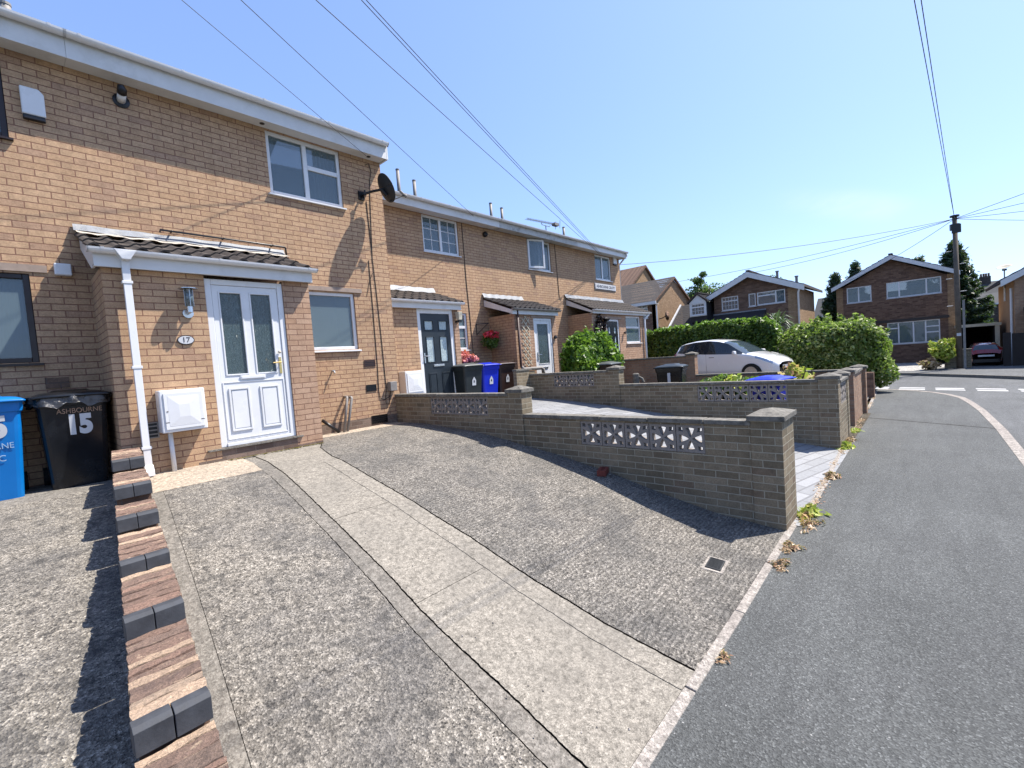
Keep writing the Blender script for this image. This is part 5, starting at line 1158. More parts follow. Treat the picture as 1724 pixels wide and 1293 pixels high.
# low planting in garden 21
t = thing('low_shrub', 'low grey green shrub beyond the second brick wall', 'shrub', (11.5, 3.4, -1.4), group='plants in the second garden')
p_, n_ = blobpts(3500, (11.3, 3.3, -1.06), (.7, .95, .30), .35, .4); leaves('foliage', p_, n_, .05, 'leafh', t)
core('dark_filler', (11.3, 3.3, -1.1), (.5, .7, .28), t)
for i, (x, y, z, r_, h, m_, nn, lb) in enumerate(((10.7, 2.0, -1.6, .30, 1.12, 'leafp', 120, 'tall plant with orange tinted leaves beyond the blue bin lid'), (11.4, 2.0, -1.6, .30, 1.0, 'leafy', 130, 'yellow green leafy plant just right of the blue bin lid'), (10.9, 3.2, -1.4, .25, .75, 'leafy', 60, 'small yellow plant left of the blue bin lid'))):
    t = thing('leafy_plant', lb, 'plant', (x, y, z), group='plants in the second garden')
    pts = np.stack([x+r_*RNG.normal(size=nn)*.45, y+r_*RNG.normal(size=nn)*.45, z+h*(.45+.55*RNG.random(nn))], 1); leaves('foliage', pts, np.tile([0., 0, 1.], (nn, 1)), .10, m_, t, 1.3, .8)
    b = MB()
    for k in range(6): a = k*1.1; b.tube([(x, y, z), (x+.1*math.cos(a), y+.1*math.sin(a), z+h*.5), (x+.28*math.cos(a)*r_*3, y+.28*math.sin(a)*r_*3, z+h*.95)], .008, 5)
    b.obj('stem', 'bark', t)
t = thing('stone_post', 'weathered grey garden post just beyond the second brick wall', 'post', (9.5, 4.86, -1.3))
MB().lathe((9.5, 4.86, -1.35), [(0, 0), (.11, 0), (.09, .45), (.07, .7), (.075, .86), (.05, .88), (0, .88)], 14).obj('post_body', 'capst', t)
MB().tube([(9.52, 4.80, -.56), (9.52, 4.72, -.60), (9.52, 4.69, -.68)], .03).obj('post_spout', 'capst', t)
# cordyline
t = thing('palm', 'spiky dark palm plant between the hedge and the round bush', 'palm', (22.4, 4.7, -1.9))
MB().tube([(22.4, 4.7, -1.95), (22.4, 4.65, -.2), (22.4, 4.7, .9)], [.12, .10, .08]).obj('trunk', 'bark', t)
V = []
for k in range(230):
    a = random.uniform(0, 2*math.pi); e = random.uniform(-.5, 1.3); L = random.uniform(.7, 1.05); c0 = Vector((22.4, 4.7, random.uniform(.2, .95))); dd = Vector((math.cos(a)*math.cos(e), math.sin(a)*math.cos(e), math.sin(e)))
    sd = dd.cross(Vector((0, 0, 1))).normalized()*.022; m1 = c0+dd*L*.55; en = c0+dd*L+Vector((0, 0, -.38*L))
    V.append([c0-sd*.6, c0+sd*.6, m1+sd, m1-sd]); V.append([m1-sd, m1+sd, en+sd*.1, en-sd*.1])
quadmesh('fronds', np.array([[tuple(p) for p in q] for q in V]), 'cord', t)
# yellow shrub by the small wall
t = thing('low_shrub', 'yellow green shrub beside the telegraph pole wall', 'shrub', (28.4, -.5, -1.8), group='shrubs across the junction')
p_, n_ = blobpts(1400, (28.4, -.55, -1.0), (.4, .42, .5), .4, .4); leaves('foliage', p_, n_, .10, 'leafy', t); core('dark_filler', (28.4, -.55, -1.2), (.24, .26, .35), t)
t = thing('low_shrub', 'pale dried shrub at the edge of the white gravel', 'shrub', (28.0, 0, -1.8), group='shrubs across the junction')
p_, n_ = blobpts(500, (28.0, -.15, -1.55), (.3, .35, .25), .4, .4); leaves('foliage', p_, n_, .08, 'dry', t); core('dark_filler', (28.0, -.15, -1.62), (.18, .22, .15), t)

def tree(name, label, x, y, z0, h, crown, mat, n_, leaf, group=None):
    t = thing(name, label, 'tree', (x, y, z0), group=group); b = MB().tube([(x, y, z0), (x+.1, y, z0+h*.35), (x, y+.1, z0+h*.7), (x, y, z0+h*.9)], [.16, .13, .08, .03])
    P_, Nn = [], []
    for (cx, cy, cz, r_) in crown:
        p_, q = blobpts(int(n_*r_*r_), (x+cx, y+cy, z0+cz), (r_, r_, r_*.8), .45, .25); P_.append(p_); Nn.append(q); b.tube([(x, y, z0+cz*.6), (x+cx*.6, y+cy*.6, z0+cz*.85), (x+cx, y+cy, z0+cz)], [.06, .04, .015], 6)
    b.obj('trunk', 'bark', t, smooth=True); leaves('crown', np.concatenate(P_), np.concatenate(Nn), leaf, mat, t); return t
tree('tree', 'airy green tree between the two far houses', 41, 13.6, -1.9, 8, [(0, 0, 5.3, 1.6), (0, .9, 6.3, 1.2), (.2, -1.0, 6.0, 1.1), (0, 1.0, 7.7, .45), (.2, .6, 8.2, .3), (0, -1.6, 4.6, 1.3), (0, 1.3, 4.4, 1.4)], 'leaft', 2600, .11, 'trees behind the far houses')
tree('tree', 'leafy tree top just showing above the dormer house roof', 40, 9.0, -1.9, 7.2, [(0, 0, 6.3, .9), (0, 1, 6.1, .8), (0, -1, 5.6, .9)], 'leaft', 2200, .11, 'trees behind the far houses')
def conifer(label, x, y, z0, h, rb, n_=5200):
    t = thing('conifer', label, 'tree', (x, y, z0), group='conifers behind the gabled house'); b = MB().tube([(x, y, z0), (x, y, z0+h)], [.2, .02])
    P_, D_ = [], []; nb = 90
    for k in range(nb):
        f0 = (k+.5)/nb; zz = z0+h*(.1+.9*f0); L = rb*(1-f0)**.8*random.uniform(.75, 1.15)+.12; a = k*2.399+random.uniform(-.3, .3)
        m_ = max(16, int(n_*2.4/nb*(L/rb*1.6))); s_ = RNG.random(m_)**.7
        px = x+np.cos(a)*L*s_+RNG.normal(size=m_)*.13*(1-s_*.5); py = y+np.sin(a)*L*s_+RNG.normal(size=m_)*.13*(1-s_*.5); pz = zz-.18*L*s_+.30*L*s_**3+RNG.normal(size=m_)*.10
        P_.append(np.stack([px, py, pz], 1)); D_.append(np.tile([math.cos(a)*.4, math.sin(a)*.4, .8], (m_, 1)))
    b.obj('trunk', 'bark', t); leaves('foliage', np.concatenate(P_), np.concatenate(D_), .075, 'conif', t, 4.0, .9)
conifer('dark conifer rising behind the telegraph pole', 42, -1.5, -1.9, 7.5, 2.1, 14000); conifer('dark conifer poking up left of the gabled house roof', 42, 4.9, -1.9, 6.6, 1.5, 8000); conifer('dark conifer top showing just above the gabled roof line', 43, 3.8, -1.9, 7.25, 1.3, 8000); conifer('dark conifer beside the right end of the gabled roof', 43, .2, -1.9, 6.9, 1.5, 8000)

# ---------------------------------------------------------------- far houses
def gable(name, T, u0, u1, z0, ze, ua, za, d0, d1, mat, parent):
    b = MB(T); pts = [(u0, z0), (u1, z0), (u1, ze[1]), (ua, za), (u0, ze[0])]
    b.add([(u, d0, z) for u, z in pts]+[(u, d1, z) for u, z in pts], [(0, 1, 2, 3, 4), (9, 8, 7, 6, 5)]+[(i, (i+1) % 5, 5+(i+1) % 5, 5+i) for i in range(5)]); return b.obj(name, mat, parent)
def gableroof(T, u0, u1, ze0, ze1, ua, za, d0, d1, parent, mat='tile', th=.12, bw=.22, board='upvcd'):
    # pitched roof over a gable whose face lies at depth d0
    b = MB(T); n = 10
    for (ua_, za_, ub, zb) in ((u0, ze0, ua, za), (ua, za, u1, ze1)):
        for k in range(n):
            f0, f1 = k/n, (k+1)/n; lo = .03 if (zb > za_) else 0; hi = .03-lo
            b.add([(lerp(ua_, ub, f0), d0-.25, lerp(za_, zb, f0)+lo+th), (lerp(ua_, ub, f1), d0-.25, lerp(za_, zb, f1)+hi+th), (lerp(ua_, ub, f1), d1, lerp(za_, zb, f1)+hi+th), (lerp(ua_, ub, f0), d1, lerp(za_, zb, f0)+lo+th),
                   (lerp(ua_, ub, f0), d0-.25, lerp(za_, zb, f0)+.0), (lerp(ua_, ub, f1), d0-.25, lerp(za_, zb, f1)), (lerp(ua_, ub, f1), d1, lerp(za_, zb, f1)), (lerp(ua_, ub, f0), d1, lerp(za_, zb, f0))],
                  [(0, 1, 2, 3), (4, 5, 6, 7), (0, 1, 5, 4), (3, 2, 6, 7), (0, 4, 7, 3), (1, 2, 6, 5)])
    r_ = b.obj('roof', mat, parent)
    MB(T).prism([(d0-.2, za+th+.01), (d0-.2, za+th+.08), (d1, za+th+.08), (d1, za+th+.01)], 0, ua-.1, ua+.1).obj('ridge_tiles', mat, r_, smooth=False)
    q = MB(T)
    for (a, c, e, g2) in ((u0, ze0, ua, za), (ua, za, u1, ze1)): q.add([(a, d0-.28, c-bw+.08), (e, d0-.28, g2-bw+.08), (e, d0-.28, g2+.09), (a, d0-.28, c+.09), (a, d0-.253, c-bw+.08), (e, d0-.253, g2-bw+.08), (e, d0-.253, g2+.09), (a, d0-.253, c+.09)], [(0, 1, 2, 3), (4, 7, 6, 5), (0, 4, 5, 1), (3, 2, 6, 7), (0, 3, 7, 4), (1, 5, 6, 2)])
    q.obj('bargeboard', board, parent)
    return r_
# gabled house straight across (H3)
h3 = thing('detached_house', 'brown brick gabled house straight across the junction behind the telegraph pole', 'house', (36, 1.4, -1.8), group='houses across the junction')
T3 = TX(35.0)
wall('front_wall', T3, -.95, 3.72, -2.2, 2.95, [(2.33, 3.53, 2.02, 3.02) if 0 else (2.33, 3.53, 2.0, 2.949), (-.72, 1.64, 2.03, 2.949), (-.62, 1.66, -.67, .60)], .25, 'brown', h3)
gable('gable_wall', T3, -.95, 3.72, 2.951, (2.98, 2.98), 1.39, 4.25, 0, .25, 'brown', h3)
MB().box(34.97, 35.2, 3.72, 4.05, -2.2, 2.98).obj('brick_return', 'tan', h3); MB().box(34.97, 35.2, -1.25, -.95, -2.2, 3.0).obj('brick_return', 'tan', h3)
MB().box(35.25, 42, 3.85, 4.05, -2.2, 2.9).box(35.25, 42, -1.25, -1.0, -2.2, 2.9).box(41.8, 42, -1, 3.85, -2.2, 2.9).obj('side_wall', 'tan', h3)
gableroof(T3, -1.45, 4.25, 2.98, 2.92, 1.39, 4.38, -.2, 7.2, h3)
window(T3, 2.33, 3.53, 2.0, 2.945, h3, muls=(2.95,)); window(T3, -.72, 1.64, 2.03, 2.945, h3, muls=(-.1, 1.07))
wl_ = window(T3, -.62, 1.66, -.67, .60, h3, muls=(-.02, .5, 1.15), trans=((-.565, -.05, .22), (-.565, -.05, -.1), (1.2, 1.6, .25)), curtain=[(-.5, .45, 'net')])
MB().box(34.93, 35.0, -1.0, 3.0, .62, .76).obj('lead_band', 'dkframe', h3)
MB(T3).prism([(-.9, .1), (0, .72), (0, .05), (-.85, .05)], 0, 2.2, 3.9).obj('porch_canopy', 'tiledk', h3)
MB(T3).box(2.4, 3.4, -.02, .02, -1.8, .1).obj('front_door', 'dkframe', h3)
# dormer house (H2)
h2 = thing('detached_house', 'brown brick gabled house with a white dormer and low dark roof behind the hedge', 'house', (31, 7.5, -1.8), group='houses across the junction')
T4 = TX(30.0)
wall('front_wall', T4, 5.25, 9.75, -2.2, 2.98, [(8.34, 9.31, 2.14, 2.97), (7.38, 7.77, 2.20, 2.97), (5.85, 7.31, 2.22, 2.97)], .25, 'brown', h2)
gable('gable_wall', T4, 5.25, 9.75, 2.981, (3.0, 3.0), 7.67, 4.05, 0, .25, 'brown', h2)
MB().box(29.97, 30.25, 5.24, 5.72, -2.2, 3.0).obj('brick_return', 'tan', h2)
MB().box(30.25, 35.1, 5.24, 5.5, -2.2, 3.0).box(30.25, 35.1, 9.5, 9.74, -2.2, 3.0).box(34.9, 35.1, 5.5, 9.5, -2.2, 3.0).obj('side_wall', 'tan', h2)
gableroof(T4, 4.85, 10.15, 2.92, 2.95, 7.67, 4.13, -.15, 5.7, h2, bw=.3)
window(T4, 8.34, 9.31, 2.14, 2.97, h2, trans=((8.4, 9.25, 2.70),), georg=[(8.4, 9.25, 2.2, 2.92, 5, 3)]); window(T4, 7.38, 7.77, 2.20, 2.97, h2, curtain=[(7.4, 7.75, 'net')]); window(T4, 5.85, 7.31, 2.22, 2.97, h2, muls=(6.33,), trans=((6.37, 7.26, 2.75),), curtain=[(5.9, 7.25, 'net')])
MB().tube([(29.7, 5.1, 2.85), (29.92, 5.2, 2.65), (29.92, 5.22, -1.8)], .05).obj('downpipe', 'upvc', h2, smooth=True)
MB(T4).box(8.2, 8.0, 0, 0, 0, 0) if 0 else None
MB(T4).prism([(-2.2, .55), (-2.2, .67), (0, 1.95), (0, 1.75)], 0, 6.85, 9.76).obj('lean_to_roof', 'tiledk', h2)
MB(T4).box(6.85, 9.8, -.06, -.002, 1.84, 1.99).obj('flashing', 'lead', h2)
b = MB(); n9 = 18
for k in range(n9):
    f0, f1 = k/n9, (k+1)/n9; b.add([(lerp(28.2, 31.5, f0), 9.8, lerp(.6, 2.95, f0)+.02), (lerp(28.2, 31.5, f1), 9.8, lerp(.6, 2.95, f1)+.01), (lerp(28.2, 31.5, f1), 12.4, lerp(.6, 2.95, f1)+.01), (lerp(28.2, 31.5, f0), 12.4, lerp(.6, 2.95, f0)+.02)], [(0, 1, 2, 3)])
b.obj('side_roof', 'tiledk', h2, recalc=False)
MB().prism([(28.1, .5), (28.1, .66), (31.5, 3.05), (31.5, 2.85)], 1, 12.4, 12.5).obj('verge_board', 'upvc', h2); MB().box(28.6, 31.4, 9.8, 12.35, -2, .6).obj('side_wing', 'brown', h2)
MB().box(31.5, 34, 9.8, 12.35, -2, 2.9).obj('side_wing', 'brown', h2)
dm = MB(TX(29.2)); wall('dormer_front', TX(29.2), 9.98, 10.98, 1.95, 2.82, [(10.06, 10.9, 2.03, 2.74)], .1, 'upvcd', h2); gable('dormer_gable', TX(29.2), 9.98, 10.98, 2.821, (2.83, 2.83), 10.48, 3.28, 0, .08, 'upvcd', h2)
window(TX(29.2), 10.06, 10.9, 2.03, 2.74, h2, trans=((10.12, 10.84, 2.52),), georg=[(10.12, 10.84, 2.09, 2.70, 4, 3)], curtain=[(10.1, 10.86, 'net')])
MB().box(29.3, 31, 9.98, 10.98, 1.6, 2.82).obj('dormer_cheek', 'tiledk', h2); gableroof(TX(29.2), 9.85, 11.1, 2.80, 2.80, 10.48, 3.32, .17, 2.6, h2, th=.05, bw=.1, board='dkframe', mat='tiledk')
for (x, y, z) in ((31.2, 6.45, 4.2), (30.5, 5.35, 3.65)): MB().tube([(x, y, z-.9), (x, y, z)], .07, 10).tube([(x, y, z-.06), (x, y, z)], .10, 10).obj('roof_flue', 'gpipe', h2)
# tan gable end house (H1)
h1 = thing('detached_house', 'tan brick house with a plain sunlit gable end and grey tiled roof', 'house', (32, 14, -1.8), group='houses across the junction')
T5 = TX(29.0)
wall('front_wall', T5, 13.14, 19, -2.2, 3.4, [(13.7, 15.0, 2.2, 3.3)], .25, 'brown', h1)
window(T5, 13.7, 15.0, 2.2, 3.3, h1, muls=(14.1,), trans=((13.75, 14.05, 2.9),))
TG1 = TY(13.13)
b = MB(); pts = [(29.0, -2.2), (35.0, -2.2), (35.0, 3.5), (32.0, 5.0), (29.0, 3.4)]
b.add([(x, 13.13, z) for x, z in pts]+[(x, 13.38, z) for x, z in pts], [(0, 1, 2, 3, 4), (9, 8, 7, 6, 5)]+[(i, (i+1) % 5, 5+(i+1) % 5, 5+i) for i in range(5)]); b.obj('gable_wall', 'tan', h1)
MB().box(34.8, 35, 13.4, 19, -2.2, 3.4).obj('back_wall', 'tan', h1)
b = MB()
for k in range(26):
    f0, f1 = k/26, (k+1)/26; b.add([(lerp(28.6, 32, f0), 12.98, lerp(3.25, 5.12, f0)+.008), (lerp(28.6, 32, f1), 12.98, lerp(3.25, 5.12, f1)), (lerp(28.6, 32, f1), 20.5, lerp(3.25, 5.12, f1)), (lerp(28.6, 32, f0), 20.5, lerp(3.25, 5.12, f0)+.008)], [(0, 1, 2, 3)])
    b.add([(lerp(32, 35.4, f0), 12.98, lerp(5.12, 3.3, f0)), (lerp(32, 35.4, f1), 12.98, lerp(5.12, 3.3, f1)+.04), (lerp(32, 35.4, f1), 20.5, lerp(5.12, 3.3, f1)+.04), (lerp(32, 35.4, f0), 20.5, lerp(5.12, 3.3, f0))], [(0, 1, 2, 3)])
b.obj('roof', 'tile', h1, recalc=False)
MB().prism([(28.6, 3.12), (28.6, 3.24), (32, 5.11), (35.4, 3.29), (35.4, 3.17), (32, 4.98)], 1, 12.95, 13.1).obj('verge', 'brown', h1)
MB().box(28.55, 28.62, 12.9, 20.5, 3.05, 3.24).box(28.62, 29, 12.9, 20.5, 3.05, 3.07).obj('fascia', 'upvcd', h1)
MB().tube([(28.95, 13.05, 3.05), (29.0, 13.05, -1.9)], .05).obj('downpipe', 'upvc', h1); MB().tube([(35.1, 13.05, 3.2), (35.1, 13.05, -1.9)], .05).obj('downpipe', 'upvc', h1)
window(TG1, 32.35, 33.2, 2.55, 3.35, h1, muls=(32.8,), curtain=[(32.4, 33.1, 'net')])
MB().box(28.1, 29, 13.6, 15.5, .6, 1.0).obj('porch_canopy', 'tiledk', h1); MB().box(28.1, 28.2, 13.45, 13.6, .45, 1.5).obj('canopy_side', 'upvcd', h1)
t = thing('satellite_dish', 'oval dark satellite dish on the corner of the far tan brick gable', 'satellite dish', (29.9, 12.95, 2.25))
MB().lathe((29.95, 12.78, 2.30), [(.0, .06), (.2, .04), (.33, 0)], 24, axis=1).obj('dish_reflector', 'brown', t, smooth=True, solid=.02); MB().tube([(29.4, 13.12, 2.1), (29.5, 12.9, 2.15), (29.9, 12.86, 2.28)], .03).obj('dish_mount', 'blk', t)
# house glimpsed beyond
h0 = thing('detached_house', 'small glimpse of a tan gable behind the end of the near terrace', 'house', (40, 21, -1.8), group='houses across the junction')
b = MB(); pts = [(40, -2.2), (46, -2.2), (46, 6.0), (43, 8.3), (40, 6.2)]
b.add([(x, 20.4, z) for x, z in pts]+[(x, 26, z) for x, z in pts], [(0, 1, 2, 3, 4), (9, 8, 7, 6, 5)]+[(i, (i+1) % 5, 5+(i+1) % 5, 5+i) for i in range(5)]); b.obj('wall', 'tan', h0)
MB().prism([(39.7, 6.1), (39.7, 6.3), (43, 8.5), (46.3, 6.3), (46.3, 6.1), (43, 8.3)], 1, 20.2, 26.2).obj('roof', 'brown', h0)
# house at the right edge (H4)
h4 = thing('detached_house', 'orange rendered house with a white verge at the right edge of the photo', 'house', (31, -4, -1.8), group='houses across the junction')
T6 = TX(30.0)
MB().box(30.2, 36, -3.2, -2.95, -2.2, 2.0).obj('side_wall', 'orange', h4)
wall('front_wall', T6, -9, -2.951, -2.2, 1.9, [(-6, -4.2, .2, 1.4)], .2, 'gardenred', h4); window(T6, -6, -4.2, .2, 1.4, h4, muls=(-5.1,))
gable('gable_wall', T6, -9, -2.951, 1.901, (1.92, 1.95), -6, 3.7, 0, .2, 'gardenred', h4)
gableroof(T6, -9.6, -2.5, 1.72, 1.85, -6.05, 3.9, -.1, 6.4, h4, bw=.26, mat='tiledk')
MB().box(33.6, 33.0, -2.94, -2.93, 1.15, 1.9).obj('side_window', 'upvc', h4)
MB().tube([(30.4, -2.88, 1.6), (30.4, -2.88, -1.8)], .045).obj('downpipe', 'upvc', h4)
MB().box(30.8, 31.2, -2.94, -2.90, -1.8, -.2).obj('side_door', 'trel', h4); MB(T6).prism([(-1.1, .15), (0, .7), (0, .55), (-1.1, .0)], 0, -6.5, -3.2).obj('porch_roof', 'tiledk', h4); MB(T6).box(-6.4, -3.25, -1.0, 0, -2, .05).obj('porch', 'trel', h4)
t = thing('satellite_dish', 'large pale satellite dish on a pole above the right hand roof', 'satellite dish', (33, -2.92, 1.9))
MB().tube([(33, -2.92, 1.8), (33, -2.92, 2.65)], .025).obj('dish_pole', 'metal', t)
b = MB(); nd = Vector((-.35, .15, .9)).normalized(); ua = nd.cross(Vector((1, 0, 0))).normalized(); va = ua.cross(nd)
b.grid(lambda s, tt: tuple(Vector((33, -2.92, 2.75))+ua*.27*tt*math.cos(2*math.pi*s)+va*.27*tt*math.sin(2*math.pi*s)+nd*.07*tt*tt), 28, 5); b.obj('dish_reflector', 'trel', t, smooth=True, solid=.01); MB().box(32.9, 33.0, -3.0, -2.84, 2.62, 2.7).obj('dish_mount', 'blk', t)
single(MB().box(29.0, 29.06, -2.72, -2.48, -1.85, -.35).box(29.0, 29.06, -3.1, -2.75, -1.85, -.4).obj('garden_gate', 'timber'), 'dark timber side gate between the garage and the orange house', 'gate')
# garage with red car
t = thing('garage', 'flat roofed garage with a dark open door and pale frame beyond the red car', 'garage', (34.5, -1.9, -1.8))
MB().box(33.0, 37, -1.40, -1.30, -2.0, .0).box(33.0, 37, -2.72, -2.55, -2.0, .0).box(36.9, 37, -2.55, -1.40, -2.0, .0).obj('garage_wall', 'gdark', t); MB().box(32.9, 37.1, -2.78, -1.18, .0, .14).obj('garage_roof', 'trel', t); MB().box(32.95, 33.0, -2.72, -2.56, -2.0, .0).obj('door_jamb', 'trel', t)
MB().box(33.3, 36.9, -2.54, -1.41, -1.79, -1.78).obj('garage_floor', 'gdark', t)

# terraces far behind
def stonehouse(label, x, y0, y1, zw, zr, win=None, chim=None):
    t = thing('stone_terrace_house', label, 'house', (x, (y0+y1)/2, -1.9), group='old terraces far behind')
    MB().box(x, x+7, y0, y1, -2.2, zw).obj('wall', 'stone', t)
    rf = MB().prism([(x-.2, zw-.05), (x+3.5, zr), (x+7.2, zw-.05)], 1, y0-.1, y1+.1).obj('roof', 'slate', t)
    MB().box(x-.25, x-.12, y0, y1, zw-.12, zw+.03).obj('gutter', 'upvcd', t)
    if win:
        w = MB(TX(x)).box(win[0], win[1], -.05, .0, win[2], win[3]).obj('window', 'upvc', t)
        for (za, zb) in ((win[2]+.08, (win[2]+win[3])/2-.03), ((win[2]+win[3])/2+.03, win[3]-.08)): MB(TX(x)).box(win[0]+.07, win[1]-.07, -.07, -.051, za, zb).obj('pane', 'glassdk', w)
    if chim:
        ya, yb, zt = chim; MB().box(x+3, x+4, ya, yb, zr-1, zt).obj('chimney', 'stone', t)
        b = MB()
        for k in range(4): b.tube([(x+3.3+.15*(k % 2), lerp(ya+.15, yb-.15, k/3), zt), (x+3.3+.15*(k % 2), lerp(ya+.15, yb-.15, k/3), zt+.35)], .09)
        b.obj('chimney_pots', 'brown', t)
    return t
stonehouse('dark stone terrace with a small white window, seen between the conifer and the orange house', 60, -7.6, -3.0, 1.98, 3.1, (-4.15, -3.7, .97, 1.7), None)
stonehouse('old slate roofed terrace with a tall chimney stack, farthest back on the right', 72, -7.5, -3.6, 3.0, 5.0, None, (-5.6, -4.7, 5.6))
stonehouse('old slate roofed terrace glimpsed between the two gabled houses', 60, 7.3, 9.0, 2.4, 4.6, None, None)
# gravel patch, small walls across the junction
struct(MB().add([(27.9, 1.9, -1.785), (27.4, .2, -1.785), (29.5, -.6, -1.785), (33, -.8, -1.785), (34.9, -.6, -1.785), (34.9, 4, -1.785), (30.5, 4.5, -1.785)], [(0, 1, 2, 3, 4, 5, 6)]).obj('gravel_bed', 'gravel', recalc=False))
t = thing('front_wall', 'small grey block wall behind the telegraph pole', 'wall', (28.7, -1, -1.8), group='front garden walls beside the pavement')
MB().box(28.75, 28.95, -1.50, -.62, -1.9, -1.0).obj('wall_body', 'garden', t); coping(t, 28.7, 29.0, -1.52, -.6, -1.0)

# ---------------------------------------------------------------- telegraph pole and overhead wires
tp = thing('telegraph_pole', 'tall wooden telegraph pole across the junction in front of the gabled house', 'telegraph pole', (28.35, -1.09, -1.8))
MB().tube([(28.35, -1.10, -1.9), (28.36, -1.06, 4.85)], [.105, .08], 14).obj('pole', 'wood', tp, smooth=True)
MB().tube([(28.36, -1.06, 4.3), (28.36, -1.06, 4.55)], .17, 10).box(28.15, 28.3, -1.25, -.95, 4.15, 4.5).obj('junction_cans', 'blk', tp); MB().tube([(28.36, -1.06, 4.86), (28.36, -1.06, 4.93)], .16, 10).obj('pole_cap', 'blk', tp)
MB().box(28.13, 28.16, -1.30, -1.22, -1.8, 1.2).obj('cable_guard', 'gpipe', tp); MB().box(28.13, 28.15, -1.16, -1.02, -.35, -.22).obj('pole_plate', 'deco', tp)
b = MB()
for k in range(5): b.tube([(28.36, -1.06+(-1)**k*.12, 1.0+k*.6), (28.36, -1.06+(-1)**k*.32, 1.0+k*.6)], .015)
b.obj('climbing_step', 'metal', tp)
GW = 'overhead telephone wires'
def wire(a, c, sag, label, r0=.006, r1=None):
    a, c = Vector(a), Vector(c); pts = [a.lerp(c, i/24)-Vector((0, 0, sag*4*(i/24)*(1-i/24))) for i in range(25)]
    rr = [lerp(r0, r1 or r0, i/24) for i in range(25)]
    single(MB().tube(pts, rr, 6).obj('overhead_wire', 'wire'), label, 'wire', GW)
PB = (-12.5, -1.62, 4.85); PT = (28.36, -1.06, 4.78)
wire((-10, 3.82, 8.42), (4.49, 7.11, 3.75), .02, 'overhead wire running down to the nearest soffit corner', .004); wire((-10, 1.23, 6.52), (8.54, 8.69, 3.87), .03, 'overhead wire crossing the sky to the gutter of the second house', .005)
wire((-10, 2.69, 6.54), (14.75, 8.69, 3.66), .03, 'overhead wire meeting the pair from above where they reach the far roof', .006); wire((-10, 1.39, 6.42), (14.78, 8.69, 3.65), .03, 'overhead wire from top centre to the far end window, left of the pair', .006); wire((-10, 1.30, 6.39), (14.9, 8.69, 3.66), .03, 'overhead wire from top centre to the far end window, right of the pair', .006)
wire(PT, (-16, 1.42, 4.75), .0, 'overhead wire rising from the pole to the top right edge, left one', .008, .004); wire(PT, (-16, 1.26, 4.75), .0, 'overhead wire rising from the pole to the top right edge, right one', .008, .004)
wire(PT, (17.0, 9.2, 3.6), .25, 'overhead wire from the pole to the far end of the near terrace, upper', .010); wire(PT, (31.0, 13.6, 4.6), .25, 'overhead wire from the pole to the tan gabled house', .010); wire(PT, (30.2, 8, 4.2), .2, 'overhead wire from the pole to the dormer house', .010); wire(PT, (34.9, 3.9, 3.2), .2, 'overhead wire dropping from the pole to the gabled house', .010)
wire(PT, (14, -12, 5.4), .1, 'overhead wire leaving the pole at the right edge, top', .010); wire(PT, (24, -14, 5.4), .2, 'overhead wire leaving the pole at the right edge, second', .010); wire(PT, (30, -12, 4.5), .2, 'overhead wire leaving the pole at the right edge, third', .010); wire(PT, (31, -9, 3.4), .15, 'overhead wire leaving the pole at the right edge, lowest', .010)

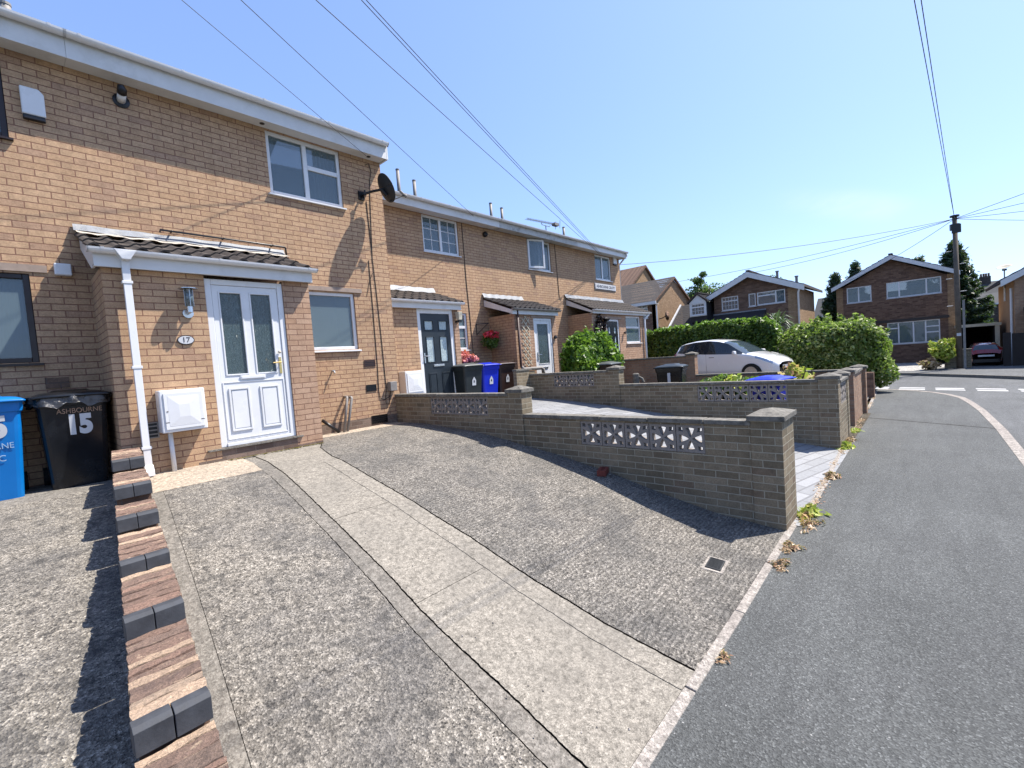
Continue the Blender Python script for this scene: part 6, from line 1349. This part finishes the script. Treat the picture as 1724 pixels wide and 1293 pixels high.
# ---------------------------------------------------------------- cars
def car(label, loc, rz, L, Wd, H, paint, grp, front=True, mats=('carglass',)):
    t = thing('parked_car', label, 'car', loc, group=grp); O = Vector(loc); k = H/1.5; hw = Wd/2
    xs = [0, .015, .05, .12, .18, .225, .26, .33, .41, .50, .60, .75, .86, .92, .955, .98, 1]
    ztop = [.60, .70, .77, .86, .92, .965, 1.01, 1.17, 1.35, 1.45, 1.50, 1.49, 1.44, 1.38, 1.15, .98, .80]
    zb = [.52, .60, .68, .80, .87, .91, .915, .93, .94, .955, .97, 1.01, 1.05, 1.08, 1.02, .92, .76]
    wb = [.55, .70, .84, .94, .98, .99, .99, 1, 1, 1, 1, 1, .98, .95, .90, .86, .80]
    wt = [.40, .52, .62, .72, .80, .86, .86, .82, .74, .71, .69, .68, .66, .64, .70, .72, .68]
    def at(v, s): return float(np.interp(s, xs, v))
    cache = {}
    def sm(v, s): return (at(v, max(0, s-.012))+at(v, s)*2+at(v, min(1, s+.012)))/4
    def sec(s):
        zt, b_, w_, u_ = sm(ztop, s)*k, sm(zb, s)*k, sm(wb, s)*hw, sm(wt, s)*hw
        if zt-b_ < .12: u_ = min(u_*1.05, w_*.93)
        P_ = [(0, zt), (u_*.5, zt-.006), (u_*.88, zt-.022), (u_, zt-.055), (lerp(u_, w_, .5), lerp(zt-.055, b_, .52)), (w_*.985, b_+.015), (w_, b_-.06*k), (w_*1.0, .62*k if b_ > .65*k else b_-.08), (w_*.985, .45*k), (w_*.95, .24*k), (w_*.80, .18*k)]
        return P_
    NS = 64; cells = {}; rows = [sec(i/NS) for i in range(NS+1)]
    def part(i, j):
        s = (i+.5)/NS
        if .235 < s < .46 and j < 3: return 'windscreen'
        if .27 < s < .90 and j in (3, 4): return 'side_glass' if not (.285 > s or .60 < s < .62) else 'trim'
        if .925 < s < .965 and j < 3: return 'rear_glass'
        if .965 > s > .915 and 3 <= j <= 5: return 'tail'
        if .03 < s < .15 and j in (4, 5) and front: return 'lamp'
        return 'body'
    for sgn in (1, -1):
        for i in range(NS):
            for j in range(10):
                cells.setdefault(part(i, j), []).append([(sgn*a[0], (q/NS-.5)*L, a[1]) for a, q in ((rows[i][j], i), (rows[i+1][j], i+1), (rows[i+1][j+1], i+1), (rows[i][j+1], i))])
    mt = {'body': paint, 'windscreen': 'carglass', 'side_glass': 'glassdk', 'rear_glass': 'carglass', 'trim': 'blk', 'tail': 'redlens', 'lamp': 'lens'}
    nm = {'body': 'car_body', 'windscreen': 'windscreen', 'side_glass': 'side_window', 'rear_glass': 'rear_window', 'trim': 'window_pillar', 'tail': 'tail_light', 'lamp': 'headlight'}
    for key, cl in cells.items():
        groups = [cl] if key in ('body', 'windscreen', 'rear_glass', 'trim') else [[q for q in cl if q[0][0]+q[2][0] > 0], [q for q in cl if q[0][0]+q[2][0] <= 0]]
        for g_ in groups:
            b = MB(lambda x, y, z: (x+O.x, y+O.y, z+O.z)); vm = {}; fs = []
            for q in g_:
                ids = []
                for p_ in q:
                    kk = tuple(round(c, 5) for c in p_)
                    if kk not in vm: vm[kk] = len(vm)
                    ids.append(vm[kk])
                if len(set(ids)) > 2: fs.append(tuple(dict.fromkeys(ids)))
            b.add(list(vm), fs); o = b.obj(nm[key], mt[key], t, smooth=True)
    TL = lambda x, y, z: (x+O.x, y+O.y, z+O.z)
    MB(TL).box(-hw*.75, hw*.75, -L/2+.02, L/2-.02, .16, .3).obj('underbody', 'blk', t)
    for sx in (-1, 1):
        for yy in (-L*.31, L*.30):
            w = MB(TL).tube([(sx*(hw-.20), yy, .31), (sx*(hw+.004), yy, .31)], .31, 24).obj('wheel', 'tyre', t); MB(TL).tube([(sx*(hw+.004), yy, .31), (sx*(hw+.014), yy, .31)], .21, 18).obj('wheel_rim', 'metal', w)
        MB(TL).frus((sx*hw*1.0-.02+sx*.02, sx*hw+.0+sx*.20+.02, -L*.19-.05, -L*.19+.06), (sx*hw-.02+sx*.02, sx*hw+sx*.19, -L*.19-.03, -L*.19+.05), .93*k, 1.05*k).obj('wing_mirror', paint, t, bevel=.03)
    b = MB(TL); b.box(-.26, .26, L/2-.01, L/2+.012, .60*k, .71*k) if not front else b.box(-.26, .26, -L/2-.012, -L/2+.01, .42*k, .52*k); b.obj('number_plate', 'deco', t)
    b = MB(TL).box(-hw*.5, hw*.5, -L/2-.004, -L/2+.06, .26*k, .40*k); b.obj('grille', 'blk', t)
    b = MB(TL)
    for sx in (-1, 1):
        for s in (.60,): 
            i = int(s*NS); r_ = rows[i]; b.box(sx*r_[6][0]-.002, sx*r_[6][0]+.002, (s-.5)*L-.003, (s-.5)*L+.003, .3*k, r_[5][1])
        b.box(sx*hw*.99-.012, sx*hw*.99+.014, L*.02, L*.07, .86*k, .885*k)
    b.obj('door_seam', 'gpipe', t)
    t.rotation_euler.z = rz; return t
car('small white hatchback parked between the hedge and the brown brick wall', (16.98, 5.10, -1.25), R(-13), 3.75, 1.66, 1.50, 'carw', 'parked cars')
car('dark red car seen from behind in front of the open garage', (31.2, -2.0, -1.79), R(90), 3.4, 1.12, 1.05, 'carr', 'parked cars', front=False)
